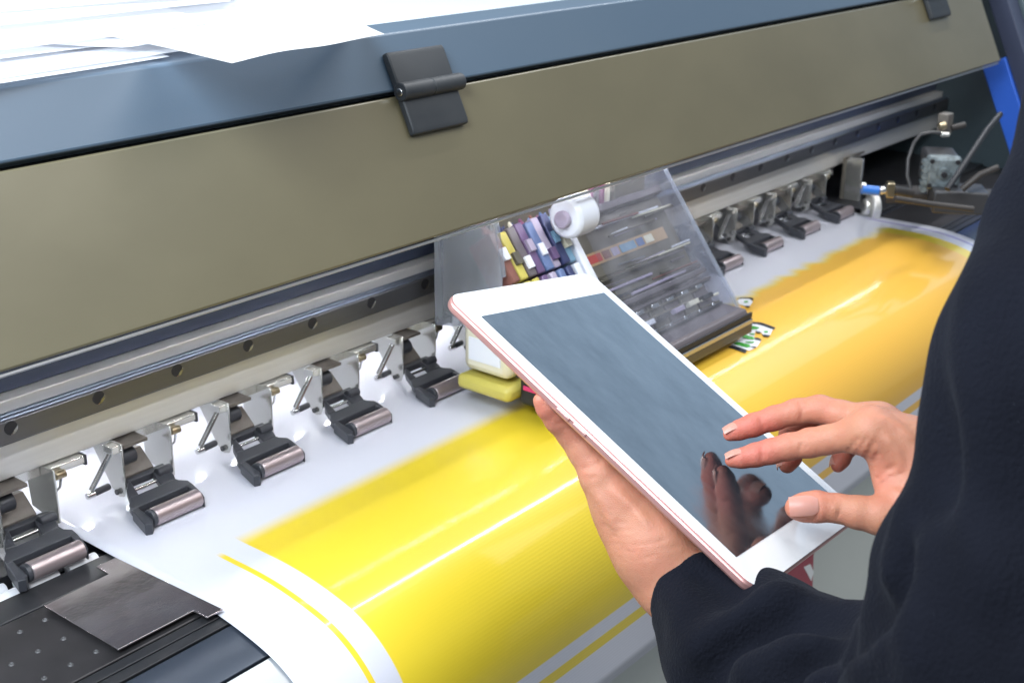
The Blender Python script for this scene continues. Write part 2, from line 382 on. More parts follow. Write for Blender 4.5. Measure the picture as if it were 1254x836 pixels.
# LED tape under the lid and under the beam
tape = MB().obox((*[0.45], *(B + U * 0.020 - NO * 0.0115)), [(1, 0, 0), (0, U[0], U[1]), (0, NO[0], NO[1])], (0.80, 0.005, 0.0007)).build('led_tape', 'white', PR)
led = None
lc = B + U * 0.020 - NO * 0.0128
for i in range(91):
    x = -0.28 + 0.0167 * i
    if led is None:
        led = MB().obox((x, lc[0], lc[1]), [(1, 0, 0), (0, U[0], U[1]), (0, NO[0], NO[1])], (0.0024, 0.0024, 0.0005)).build('led', 'led', tape); xl0 = x
    else:
        c = led.copy(); COL.objects.link(c); c.location = (x - xl0, 0, 0)
tape2 = box('led_tape', 'white', PR, (-0.3, 0.62, 0.052, 0.062, -0.0390, -0.0380), 0)
led2 = None
for i in range(28):
    x = -0.28 + 0.0325 * i
    if led2 is None:
        led2 = box('led', 'led_rear', tape2, (x - 0.003, x + 0.003, 0.054, 0.060, -0.0400, -0.0392), 0); xl0 = x
    else:
        c = led2.copy(); COL.objects.link(c); c.location = (x - xl0, 0, 0)

# ---------------------------------------------------------------- the sheet's path over the platen (y, z, arc length)
def make_profile():
    P = [(0.0990, -0.0800), (-0.125, -0.0800)]
    y, z, th = -0.125, -0.0800, 0.0
    def arc(R, th0, th1, n):
        nonlocal y, z
        for i in range(n):
            a = th0 + (th1 - th0) * (i + 0.5) / n; ds = R * (th1 - th0) / n
            y -= math.cos(a) * ds; z -= math.sin(a) * ds; P.append((y, z))
    arc(0.24, 0.0, 0.26, 14)
    arc(0.075, 0.26, math.pi / 2, 30)
    P.append((y - 0.0005, -0.2215))
    s = [0.0]
    for i in range(1, len(P)): s.append(s[-1] + math.dist(P[i], P[i - 1]))
    s = [v - 0.099 for v in s]
    return P, s
PROF, SARC = make_profile()
def on_sheet(p, lift=0.0):                    # where a sight line meets the sheet: x, y, z, s
    r = ray(p)
    for i in range(len(PROF) - 1):
        (y0, z0), (y1, z1) = PROF[i], PROF[i + 1]
        dy, dz = y1 - y0, z1 - z0; n = np.array([-dz, dy]) / math.hypot(dy, dz)
        if n[1] < 0 or (abs(n[1]) < 1e-9 and n[0] > 0): n = -n
        y0l, z0l = y0 + n[0] * lift, z0 + n[1] * lift
        den = n[0] * r[1] + n[1] * r[2]
        t = (n[0] * (y0l - CAM[1]) + n[1] * (z0l - CAM[2])) / den
        q = CAM + t * r
        k = ((q[1] - y0l) * dy + (q[2] - z0l) * dz) / (dy * dy + dz * dz)
        if -0.02 <= k <= 1.02: return q[0], q[1], q[2], SARC[i] + k * (SARC[i + 1] - SARC[i])
    return None
# platen pieces: they follow the sheet 1.6 mm below it
def under(s0, s1, depth, gap=0.0016, extra=0.0):
    top = []
    for i, (p, s) in enumerate(zip(PROF, SARC)):
        if s0 - 1e-6 <= s <= s1 + 1e-6: top.append(p)
    def interp(s):
        return (float(np.interp(s, SARC, [p[0] for p in PROF])), float(np.interp(s, SARC, [p[1] for p in PROF])))
    top = [interp(s0)] + [p for p in top if math.dist(p, interp(s0)) > 1e-4 and math.dist(p, interp(s1)) > 1e-4] + [interp(s1)]
    res = []; low = []
    for i, p in enumerate(top):
        a = top[max(i - 1, 0)]; b = top[min(i + 1, len(top) - 1)]
        d = np.array(b) - np.array(a); d /= np.linalg.norm(d); n = np.array([d[1], -d[0]])
        if n[1] > 0 or (abs(n[1]) < 1e-6 and n[0] < 0): n = -n
        res.append(tuple(np.array(p) + n * (gap + extra))); low.append(tuple(np.array(p) + n * (gap + extra + depth)))
    return res + low[::-1]
XR = 1.56
prism('rear_platen', 'platen', PR, under(-0.0985, 0.0195, 0.02), X0, XR, 0.0004)
prism('platen_band', 'platen', PR, under(0.0420, 0.0640, 0.02), X0, XR, 0.001)
prism('perforated_deck', 'platen_perf', PR, under(0.0655, 0.1405, 0.02), X0, XR, 0.0008)
prism('platen_band', 'platen', PR, under(0.1420, 0.1490, 0.02), X0, XR, 0.0006)
prism('platen_band', 'platen', PR, under(0.1500, 0.1570, 0.02), X0, XR, 0.0006)
prism('curved_skirt', 'platen_blue', PR, under(0.1585, 0.1900, 0.015, extra=0.0004), X0, XR, 0.0005)
prism('front_skirt', 'skirt', PR, under(0.1920, 0.300, 0.012, extra=0.0002), X0, XR, 0.0005)
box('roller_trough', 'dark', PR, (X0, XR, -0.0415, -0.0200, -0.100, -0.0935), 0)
g = None
gx = 0.0215
for i in range(8):                            # white segments of the grit roller, in the trough left of the sheet
    for (w, x) in ((0.020, gx - 0.0265 * i),):
        m = MB().tube([(x - w, -0.0268, -0.0853), (x, -0.0268, -0.0853)], 0.0042, 14)
        m.build('grit_segment', 'grit', PR, bevel=0.0006)
        m = MB().tube([(x - w + 0.002, -0.0365, -0.0853), (x + 0.002, -0.0365, -0.0853)], 0.0042, 14)
        m.build('grit_segment', 'grit', PR, bevel=0.0006)
vh = None
for i in range(5):
    for j in range(3):
        x = -0.038 - 0.0155 * i - 0.004 * (j % 2); y = -0.079 - 0.024 * j
        m = MB()
        sg = 14; vs = []
        for k in range(sg):
            a = 2 * math.pi * k / sg
            vs += [(x + 0.0017 * math.cos(a), y + 0.0017 * math.sin(a), -0.0815), (x + 0.0012 * math.cos(a), y + 0.0012 * math.sin(a), -0.0808), (x + 0.0007 * math.cos(a), y + 0.0007 * math.sin(a), -0.0816)]
        fs = []
        for k in range(sg):
            n = (k + 1) % sg
            fs += [(3 * k, 3 * n, 3 * n + 1, 3 * k + 1), (3 * k + 1, 3 * n + 1, 3 * n + 2, 3 * k + 2)]
        if vh is None:
            m.add(vs, fs); vh = m.build('vacuum_hole', 'clamp_dull', PR, smooth=True); v0 = (x, y)
        else:
            c = vh.copy(); COL.objects.link(c); c.location = (vh.location[0] + x - v0[0], vh.location[1] + y - v0[1], vh.location[2])

# ---------------------------------------------------------------- pinch roller units
def pinch_unit(xo):
    def P3(pts): return pts
    br = MB()
    lp = [(0.000, -0.0380), (0.000, -0.070), (0.0028, -0.0762), (0.0080, -0.0775), (0.0150, -0.0730), (0.034, -0.0460), (0.040, -0.0380)]
    rp = [(0.000, -0.0380), (0.000, -0.074), (0.003, -0.0755), (0.030, -0.0715), (0.033, -0.0380)]
    br.prism(lp, xo, xo + 0.0014)
    br.prism(rp, xo + 0.0380, xo + 0.0394)
    br.box(xo + 0.0014, xo + 0.0380, 0.0150, 0.0165, -0.0460, -0.0380)
    u = br.build('pinch_roller_bracket', 'zinc', PR, 0.0003, seg=1)
    MB().box(xo + 0.0016, xo + 0.0200, -0.0010, 0.0148, -0.0412, -0.0390).build('stop_plate', 'brown_steel', u, 0.0003)
    MB().tube([(xo + 0.0016, 0.0065, -0.0500), (xo + 0.0125, 0.0065, -0.0500)], 0.0058, 18).build('cam_knob', 'arm', u, 0.0005)
    MB().prism([(0.0060, -0.0645), (0.0185, -0.0535), (0.0240, -0.0545), (0.0240, -0.0560), (0.0185, -0.0550), (0.0060, -0.0660)], xo + 0.0016, xo + 0.0270).build('spring_plate', 'brown_steel', u, 0.0003)
    MB().box(xo + 0.0398, xo + 0.0640, 0.0050, 0.0180, -0.0440, -0.0382).build('channel_tab', 'zinc', u, 0.001)
    MB().box(xo + 0.0630, xo + 0.0650, 0.0045, 0.0185, -0.0450, -0.0381).build('tab_stop', 'arm', u, 0.0005)
    MB().tube([(xo + 0.0400, 0.0020, -0.0430), (xo + 0.0470, 0.0020, -0.0430)], 0.0028, 10).build('brass_pin', 'brass', u, 0.0004)
    MB().tube([(xo + 0.0440, 0.002, -0.0450), (xo + 0.0432, 0.003, -0.052), (xo + 0.0402, 0.006, -0.056)], 0.0009, 8).build('hook', 'steel', u, smooth=True)
    MB().tube([(xo - 0.0006, 0.0075, -0.0735), (xo - 0.0022, 0.0075, -0.0735)], 0.0020, 10).build('pivot_screw', 'motor_dark', u, 0.0003)
    # the spring lever left of the plate
    lv = MB()
    for o in (0.0, 0.0034):
        lv.tube([(xo - 0.0015 + o * 0.3, 0.0050 + o, -0.0405), (xo - 0.0205 + o * 0.3, 0.0060 + o, -0.0655)], 0.0011, 8)
    lvo = lv.build('spring_lever', 'steel', u, smooth=True)
    MB().box(xo - 0.006, xo + 0.0025, 0.0015, 0.0110, -0.0440, -0.0385).build('lever_clip', 'zinc', lvo, 0.0006)
    MB().tube([(xo - 0.0245, 0.0060, -0.0672), (xo - 0.0185, 0.0060, -0.0672)], 0.0022, 12).build('lever_pin', 'steel', lvo, 0.0004)
    MB().tube([(xo - 0.0195, 0.0065, -0.0672), (xo - 0.0060, 0.0090, -0.0680)], 0.0024, 10).build('lever_foot', 'arm', lvo, 0.0004)
    # the black arm
    a = MB()
    def pt(x, y): return (xo + x, y, -0.0665 + 0.12 * y)
    def plate(xy, th=0.0050): a.poly([pt(*q) for q in xy], (0, 0, -th))
    plate([(0.0040, 0.0070), (0.0350, 0.0070), (0.0345, 0.0018), (0.0036, 0.0018)])                 # rear bar
    plate([(0.0034, 0.0016), (0.0055, 0.0016), (0.0002, -0.0140), (-0.0070, -0.0140), (-0.0030, -0.0060), (0.0005, -0.0020)])   # left rail
    plate([(0.0225, 0.0016), (0.0342, 0.0016), (0.0312, -0.0100), (0.0292, -0.0140), (0.0176, -0.0140)])                         # right rail
    plate([(-0.0072, -0.0142), (0.0292, -0.0142), (0.0296, -0.0165), (0.0338, -0.0210), (0.0334, -0.0262), (-0.0140, -0.0262), (-0.0125, -0.0215), (-0.0085, -0.0170)])
    plate([(-0.0140, -0.0264), (-0.0095, -0.0264), (-0.0110, -0.0440), (-0.0140, -0.0470), (-0.0182, -0.0455)], 0.0078)
    plate([(0.0290, -0.0264), (0.0334, -0.0264), (0.0308, -0.0395), (0.0290, -0.0440), (0.0280, -0.0440)], 0.0074)
    ao = a.build('roller_arm', 'arm', u, 0.0009)
    MB().poly([(xo - 0.0100, -0.0266, -0.0728), (xo + 0.0285, -0.0266, -0.0728), (xo + 0.0280, -0.0340, -0.0738), (xo - 0.0110, -0.0340, -0.0738)], (0, 0, -0.0012)).build('slot_floor', 'hole', ao)
    MB().tube([(xo + 0.0005, -0.0064, -0.0690), (xo + 0.0215, -0.0064, -0.0690)], 0.0012, 10).build('arm_rod', 'steel', ao, smooth=True)
    MB().tube([(xo + 0.0235, -0.0020, -0.0665), (xo + 0.0345, -0.0020, -0.0665)], 0.0036, 14).build('hinge_barrel', 'arm', ao, 0.0006)
    ro = MB().tube([(xo - 0.0070, -0.0385, -0.0737), (xo + 0.0280, -0.0385, -0.0737)], 0.0060, 28).build('pinch_roller', 'roller', u, 0.0006)
    MB().tube([(xo - 0.0100, -0.0385, -0.0737), (xo - 0.0071, -0.0385, -0.0737)], 0.0057, 24).build('roller_hub', 'arm', ro, 0.0004)
    dots = MB()
    for k in range(3):
        aa = 0.6 + k * 2.1
        dots.tube([(xo - 0.0108, -0.0385 + 0.0032 * math.cos(aa), -0.0737 + 0.0032 * math.sin(aa)), (xo - 0.0099, -0.0385 + 0.0032 * math.cos(aa), -0.0737 + 0.0032 * math.sin(aa))], 0.0007, 8)
    dots.build('hub_pins', 'steel', ro)
    return u
XP = 0.159 - 2 * 0.0869
u0 = pinch_unit(XP)
for i in range(1, 13): copy_tree(u0, PR, 0.0869 * i)

# ---------------------------------------------------------------- hinges on the lid
def hinge(xc, w):
    def q(x, t, n): y, z = lid_pt(t, n); return (x, y, z)
    def leaf(t0, t1, n0, n1, inset):
        mb = MB()
        h = w / 2
        pr = [(t0, n0), (t0, n1 - 0.001), (t0 + 0.0035 if t1 > t0 else t0 - 0.0035, n1), (t1, n1), (t1, n0)]
        y = [lid_pt(a, b) for a, b in pr]
        return mb.prism(y, xc - h, xc + h)
    hg = leaf(LL + 0.0285, LL + 0.004, 0.0005, 0.0065, 0).build('hinge', 'hinge', PR, 0.0012)
    leaf(LL - 0.0290, LL - 0.0035, 0.0005, 0.0060, 0).build('hinge_leaf', 'hinge', hg, 0.0012)
    a = q(xc - w / 2 - 0.001, LL + 0.0005, 0.0068); b = q(xc + w / 2 + 0.004, LL + 0.0005, 0.0068)
    m = np.array(a) * 0.52 + np.array(b) * 0.48
    MB().tube([a, m - np.array((0.0003, 0, 0))], 0.0062, 20).build('hinge_knuckle', 'hinge', hg, 0.0006)
    MB().tube([m + np.array((0.0003, 0, 0)), b], 0.0060, 20).build('hinge_knuckle', 'hinge', hg, 0.0006)
    MB().tube([np.array(a) - np.array((0.0012, 0, 0)), np.array(a) + np.array((0.002, 0, 0))], 0.0028, 14).build('hinge_pin', 'steel', hg, 0.0004)
hinge(0.2995, 0.0560)
hinge(1.1770, 0.0560)

# ---------------------------------------------------------------- right end of the printer
def cappts(n0, n1): return [lid_pt(-0.30, n0), lid_pt(LL + FT + 0.002, n0), lid_pt(LL + FT + 0.002, n1), lid_pt(-0.30, n1)]
prism('end_cap', 'cap', PR, [lid_pt(-0.36, 0.012), lid_pt(LL + FT + 0.002, 0.012), (0.35, 0.2070), (0.35, -0.30)], 1.430, 1.70, 0.002)
prism('end_cap_liner', 'cap_in', PR, [lid_pt(-0.33, 0.006), lid_pt(LL + 0.03, 0.006), lid_pt(LL + 0.03, -0.018), lid_pt(-0.33, -0.018)], 1.3950, 1.4290, 0.001)
prism('blue_side_panel', 'blue', PR, [lid_pt(-0.16, -0.0185), lid_pt(0.004, -0.0185), lid_pt(0.004, -0.050), lid_pt(-0.16, -0.050)], 1.3900, 1.4280, 0.001)
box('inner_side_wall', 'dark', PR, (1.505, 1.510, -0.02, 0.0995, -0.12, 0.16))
po = MB().box(1.120, 1.160, 0.0005, 0.006, -0.0790, -0.0280).build('end_post', 'post', PR, 0.0008)
MB().box(1.1195, 1.1245, -0.0200, 0.0004, -0.0790, -0.0260).build('post_flange', 'zinc', po, 0.0005)
MB().box(1.1150, 1.1640, -0.0020, 0.0004, -0.0285, -0.0260).build('post_clip', 'brown_steel', po, 0.0005)
MB().tube([(1.143, -0.001, -0.033), (1.143, 0.0005, -0.033)], 0.0028, 12).build('post_hole', 'hole', po)
# media end disc beside the last roller
ctr = np.array(on((1068, 254), 'z', -0.070))
ds = MB().tube([ctr + np.array((-0.003, 0.003, 0)), ctr + np.array((0.004, -0.004, 0))], 0.017, 30).build('spool_flange', 'alu', PR, 0.002)
MB().tube([ctr + np.array((-0.008, 0.008, 0)), ctr + np.array((-0.0032, 0.0032, 0))], 0.010, 26).build('flange_boss', 'zinc', ds, 0.002)
# maintenance station
d0 = 1.40
mc = at(1154, 211, d0); ux, uy, uz = np.array([0.86, -0.5, 0]), np.array([0.5, 0.86, 0]), np.array([0, 0, 1.0])
ux = np.array([0.50, -0.86, 0]); ux /= np.linalg.norm(ux); uy = np.array([-ux[1], ux[0], 0])
mo = MB().obox(mc, [ux, uy, uz], (0.0180, 0.008, 0.0180)).build('pump_motor', 'motor', PR, 0.004)
MB().obox(mc + uy * 0.030, [ux, uy, uz], (0.0170, 0.022, 0.0170)).build('motor_can', 'motor_dark', mo, 0.003)
MB().tube([mc - uy * 0.0078, mc - uy * 0.0110], 0.0065, 18).build('motor_boss', 'motor', mo, 0.0006)
MB().tube([mc - uy * 0.0100, mc - uy * 0.0150], 0.0032, 14).build('motor_shaft', 'hole', mo, 0.0004)
for sx in (-1, 1):
    for sz in (-1, 1):
        p = mc + ux * 0.0132 * sx + uz * 0.0132 * sz
        MB().tube([p - uy * 0.0078, p - uy * 0.0092], 0.0026, 12).build('motor_screw', 'hole', mo, 0.0003)
lug = MB()
for k in range(5):
    p = mc - ux * 0.019 + uz * (0.010 - 0.007 * k); lug.tube([p + uy * 0.004, p - uy * 0.0076], 0.0035, 10)
lug.build('motor_lugs', 'motor', mo, smooth=True)
MB().obox(at(1172, 243, 1.40), [ux, uy, uz], (0.028, 0.022, 0.012)).build('pump_block', 'motor_dark', PR, 0.002)
MB().obox(at(1150, 240, 1.46), [ux, uy, uz], (0.06, 0.02, 0.006)).build('station_bracket', 'pipe', PR, 0.001)
MB().tube([at(1178, 232, 1.37), at(1200, 214, 1.36), at(1222, 205, 1.36)], 0.0034, 10).build('drain_pipe', 'pipe', PR, smooth=True)
MB().tube([at(1160, 232, 1.36), at(1185, 195, 1.37), at(1208, 160, 1.40), at(1225, 140, 1.42)], 0.0032, 10).build('cable', 'black', PR, smooth=True)
hp = [at(1117, 236, 1.44), at(1111, 215, 1.44), at(1112, 195, 1.44), at(1119, 175, 1.44), at(1127, 165, 1.44), at(1140, 162, 1.44), at(1152, 163, 1.44)]
MB().tube(hp, 0.0020, 10).build('ink_hose', 'hose', PR, smooth=True)
MB().tube([at(1152, 165, 1.44), at(1162, 165, 1.44)], 0.0030, 10).build('hose_end', 'zinc', PR, 0.0005)
MB().obox(at(1157, 152, 1.45), [(1, 0, 0), (0, 1, 0), (0, 0, 1)], (0.008, 0.006, 0.012)).build('valve_block', 'brown_steel', PR, 0.001)
MB().tube([at(1150, 156, 1.43), at(1158, 153, 1.43)], 0.0045, 10).build('brass_fitting', 'brass', PR, 0.0006)
MB().tube([at(1165, 157, 1.44), at(1182, 153, 1.44)], 0.0036, 10).build('valve_stem', 'pipe', PR, 0.0006)
MB().tube([at(1055, 232, 1.33), at(1076, 234, 1.33)], 0.0050, 12).build('blue_coupling', 'blue_hose', PR, 0.0008)
MB().tube([at(1054, 227, 1.33), at(1060, 228, 1.33)], 0.0035, 12).build('steel_fitting', 'steel', PR, 0.0006)
MB().tube([at(1077, 234, 1.33), at(1084, 232, 1.33)], 0.0040, 12).build('steel_fitting', 'steel', PR, 0.0006)
MB().obox(at(1090, 232, 1.34), [ux, uy, uz], (0.004, 0.006, 0.0075)).build('brass_fitting', 'brass', PR, 0.0008)
MB().tube([at(1093, 233, 1.34), at(1116, 237, 1.36)], 0.0050, 14).build('valve_body', 'pipe', PR, 0.001)
MB().tube([at(1096, 243, 1.32), at(1140, 250, 1.33), at(1192, 256, 1.33)], 0.0030, 10).build('steel_bar', 'pipe', PR, smooth=True)
box('station_tray', 'platen', PR, (1.09, XR, -0.060, 0.0990, -0.0812, -0.0790), 0.001)
# front body
pn = box('lower_front_panel', 'panel', PR, (X0, 1.70, -0.1900, 0.58, -0.80, -0.235), 0.004)
for xx in (-0.25, 1.45):
    MB().box(xx, xx + 0.1, -0.10, 0.5, -0.998, -0.801).build('leg', 'cap', PR, 0.004)
st = [on(p, 'y', -0.1915) for p in [(925, 700), (972, 660), (996, 668), (994, 728), (985, 745), (940, 740)]]
sk = MB().poly(st, (0, -0.0006, 0)).build('red_sticker', 'red', pn)
MB().poly([on(p, 'y', -0.1923) for p in [(984, 694), (992, 690), (996, 700), (993, 711), (989, 703)]], (0, -0.0004, 0)).build('sticker_print', 'white', pn)

# ---------------------------------------------------------------- steel edge clamp lying on the platen
cp = [(0.0246, -0.0560), (0.0290, -0.1500), (0.0180, -0.1500), (0.0176, -0.1385), (-0.0318, -0.1385), (-0.0328, -0.0705), (0.0105, -0.0690), (0.0110, -0.0560)]
CLP = MB().poly([(x, y, -0.0792) for x, y in cp], (0, 0, 0.0012)).build('media_edge_clamp', 'clamp', None, 0.0003)
tag(CLP, 'shiny steel plate lying on the platen along the left edge of the white vinyl', 'clamp plate')

# ---------------------------------------------------------------- printed vinyl
S_FADE = 0.096
s_st = [on_sheet(p)[3] for p in ((780, 728), (781, 745), (782, 757))]
def vinyl_material():
    m = mat('printed_vinyl', (0.8, 0.8, 0.86), 0.40, spec=0.3, coat=0.65)
    nt = m.node_tree; N = nt.nodes; L = nt.links; b = N['Principled BSDF']
    b.inputs['Coat Roughness'].default_value = 0.10
    uv = N.new('ShaderNodeUVMap'); sp = N.new('ShaderNodeSeparateXYZ'); L.new(uv.outputs['UV'], sp.inputs[0])
    X, S = sp.outputs['X'], sp.outputs['Y']          # metres across the machine, metres along the sheet
    def mth(op, a, bb=None, clamp=False):
        n = N.new('ShaderNodeMath'); n.operation = op; n.use_clamp = clamp
        for i, v in enumerate((a, bb)):
            if v is None: continue
            if isinstance(v, (int, float)): n.inputs[i].default_value = v
            else: L.new(v, n.inputs[i])
        return n.outputs[0]
    def step(v, e0, e1):
        r = N.new('ShaderNodeMapRange'); r.interpolation_type = 'SMOOTHSTEP'
        r.inputs['From Min'].default_value = min(e0, e1); r.inputs['From Max'].default_value = max(e0, e1)
        if e0 > e1: r.inputs['To Min'].default_value = 1; r.inputs['To Max'].default_value = 0
        L.new(v, r.inputs['Value']); return r.outputs['Result']
    def mul(*a):
        r = a[0]
        for q in a[1:]: r = mth('MULTIPLY', r, q)
        return r
    def noise(sx, sy, detail=3):
        mp = N.new('ShaderNodeMapping'); mp.inputs['Scale'].default_value = (sx, sy, 1); L.new(uv.outputs['UV'], mp.inputs['Vector'])
        n = N.new('ShaderNodeTexNoise'); n.inputs['Scale'].default_value = 1; n.inputs['Detail'].default_value = detail
        L.new(mp.outputs['Vector'], n.inputs['Vector']); return n.outputs['Fac']
    e = 0.0006
    # ragged, not yet finished passes along the newest edge
    rag = mth('MULTIPLY', mth('SUBTRACT', noise(34, 1.0), 0.5), 0.030)
    rag = mth('MULTIPLY', rag, step(X, 0.5, 0.7))
    S2 = mth('ADD', S, rag)
    newest = step(S2, S_FADE - 0.012, S_FADE + 0.007)
    newest2 = step(S2, S_FADE - 0.004, S_FADE + 0.010)
    solid = mul(step(X, 0.0870, 0.0882), step(X, 1.0372, 1.0360), newest, step(S, s_st[0] + e, s_st[0] - e))
    lineL = mul(step(X, 0.0665, 0.0672), step(X, 0.0712, 0.0705), step(S, 0.094, 0.104))
    lineB = mul(step(S, s_st[1] - e, s_st[1] + e), step(S, s_st[2] + e, s_st[2] - e), step(X, 0.0665, 0.0672), step(X, 1.0602, 1.0596))
    lineR = mul(step(X, 1.0540, 1.0548), step(X, 1.0600, 1.0592), step(S, 0.05, 0.07))
    deep = mul(step(X, 0.36, 0.64), step(X, 1.0180, 1.0140), newest2)
    mot = mth('MULTIPLY', mth('SUBTRACT', noise(9, 22, 6), 0.5), 0.5)
    deep = mth('ADD', mth('MULTIPLY', deep, 0.97), mth('MULTIPLY', mot, mth('MULTIPLY', deep, 0.35)), True)
    mxc = N.new('ShaderNodeMix'); mxc.data_type = 'RGBA'
    mxc.inputs['A'].default_value = (0.80, 0.605, 0.035, 1); mxc.inputs['B'].default_value = (0.88, 0.49, 0.065, 1)
    L.new(deep, mxc.inputs['Factor'])
    m1 = N.new('ShaderNodeMix'); m1.data_type = 'RGBA'; m1.inputs['A'].default_value = (0.655, 0.665, 0.745, 1)
    L.new(mth('MAXIMUM', mth('MAXIMUM', solid, lineL), lineB), m1.inputs['Factor']); L.new(mxc.outputs['Result'], m1.inputs['B'])
    m2 = N.new('ShaderNodeMix'); m2.data_type = 'RGBA'; m2.inputs['B'].default_value = (0.22, 0.18, 0.50, 1)
    L.new(m1.outputs['Result'], m2.inputs['A']); L.new(mth('MULTIPLY', lineR, 0.8), m2.inputs['Factor'])
    # pass banding: fine darker rows of ink along the machine
    w = N.new('ShaderNodeTexWave'); w.bands_direction = 'Y'; w.inputs['Scale'].default_value = 1.0; w.inputs['Distortion'].default_value = 0.35
    w.inputs['Detail'].default_value = 2; w.inputs['Detail Scale'].default_value = 0.2
    mp = N.new('ShaderNodeMapping'); mp.inputs['Scale'].default_value = (12, 2 * math.pi / 20 / 0.0024 * 1.0, 1)
    L.new(uv.outputs['UV'], mp.inputs['Vector']); L.new(mp.outputs['Vector'], w.inputs['Vector'])
    band = mul(w.outputs['Fac'], step(S, 0.15, 0.24), step(X, 0.06, 0.26))
    m3 = N.new('ShaderNodeMix'); m3.data_type = 'RGBA'; m3.blend_type = 'MULTIPLY'
    L.new(mth('MULTIPLY', band, 0.08), m3.inputs['Factor'])
    L.new(m2.outputs['Result'], m3.inputs['A']); m3.inputs['B'].default_value = (0.35, 0.30, 0.22, 1)
    L.new(m3.outputs['Result'], b.inputs['Base Color'])
    bp = N.new('ShaderNodeBump'); bp.inputs['Strength'].default_value = 0.09; bp.inputs['Distance'].default_value = 0.0006
    hsum = mth('ADD', mth('MULTIPLY', band, 0.6), mth('MULTIPLY', noise(14, 500, 4), 0.35))
    L.new(hsum, bp.inputs['Height']); L.new(bp.outputs['Normal'], b.inputs['Normal']); 
    bp2 = N.new('ShaderNodeBump'); bp2.inputs['Strength'].default_value = 0.05; bp2.inputs['Distance'].default_value = 0.0006
    L.new(noise(10, 420, 4), bp2.inputs['Height']); L.new(bp2.outputs['Normal'], b.inputs['Coat Normal'])
    return m
XL, XRT = 0.0265, 1.0740
def vinyl():
    cols = 120; me = bpy.data.meshes.new('vinyl_sheet')
    P = []; S = []
    for i in range(len(PROF) - 1):
        n = 22 if i == 0 else (6 if i == len(PROF) - 2 else 1)
        for k in range(n):
            t = k / n; P.append((PROF[i][0] * (1 - t) + PROF[i + 1][0] * t, PROF[i][1] * (1 - t) + PROF[i + 1][1] * t)); S.append(SARC[i] * (1 - t) + SARC[i + 1] * t)
    P.append(PROF[-1]); S.append(SARC[-1])
    rng = np.random.default_rng(3)
    vs, uvs = [], []
    for j in range(cols + 1):
        x = XL + (XRT - XL) * j / cols
        for (y, z), s in zip(P, S):
            dz = 0.00008 * math.sin(x * 21 + s * 9) * math.sin(s * 17 + 1.0)
            vs.append((x, y, z + dz)); uvs.append((x, s))
    n = len(P); fs = []
    for j in range(cols):
        for i in range(n - 1): fs.append((j * n + i, j * n + i + 1, (j + 1) * n + i + 1, (j + 1) * n + i))
    me.from_pydata(vs, [], fs)
    ul = me.uv_layers.new(name='UVMap')
    for l in me.loops: ul.data[l.index].uv = uvs[l.vertex_index]
    for p in me.polygons: p.use_smooth = True
    me.materials.append(vinyl_material())
    o = bpy.data.objects.new('vinyl_sheet', me); COL.objects.link(o)
    sol = o.modifiers.new('thickness', 'SOLIDIFY'); sol.thickness = 0.0003; sol.offset = -1
    return o
VIN = tag(vinyl(), 'wide white vinyl sheet printed yellow and orange, draped over the printer front', 'vinyl print')
ORG[VIN.name] = np.zeros(3)
def marks(name, m, polys, lift):
    for pl in polys:
        MB().poly([on_sheet((860 + a / 8.36, 340 + b_ / 8.36), lift)[:3] for a, b_ in pl], (0, 0, 0.00012)).build(name, m, VIN)
marks('white_lettering', 'ink_white', [
    [(355, 235), (390, 212), (480, 212), (518, 245), (490, 288), (440, 292), (380, 270)],
    [(400, 495), (470, 468), (570, 473), (640, 495), (725, 525), (690, 592), (620, 582), (600, 555), (545, 545), (530, 615), (602, 645), (560, 708), (480, 748), (290, 690), (390, 620)]], 0.0006)
marks('black_lettering', 'ink_black', [
    [(350, 218), (400, 203), (480, 203), (510, 205), (526, 220), (515, 234), (480, 216), (400, 213)], [(440, 288), (485, 288), (480, 306), (450, 303)],
    [(420, 470), (480, 450), (600, 457), (680, 483), (748, 510), (735, 528), (700, 522), (620, 492), (560, 474), (470, 471)],
    [(548, 545), (600, 555), (590, 569), (555, 563)], [(615, 579), (692, 588), (680, 606), (625, 602)],
    [(530, 613), (570, 613), (607, 633), (597, 647), (540, 634)], [(498, 700), (552, 705), (545, 720), (505, 714)],
    [(265, 708), (308, 688), (455, 738), (445, 770), (430, 767)]], 0.0009)
marks('green_lettering', 'green', [
    [(425, 240), (465, 236), (470, 252), (430, 256)],
    [(430, 510), (500, 490), (587, 510), (560, 526), (520, 526), (480, 540), (420, 546), (408, 525)],
    [(408, 597), (440, 583), (490, 600), (532, 610), (530, 631), (470, 626), (410, 612)],
    [(318, 667), (350, 653), (480, 683), (497, 703), (460, 713), (340, 683)],
    [(440, 650), (535, 655), (520, 669), (460, 663)], [(480, 570), (540, 570), (530, 583), (490, 579)], [(625, 545), (676, 543), (670, 560), (640, 563)]], 0.0011)

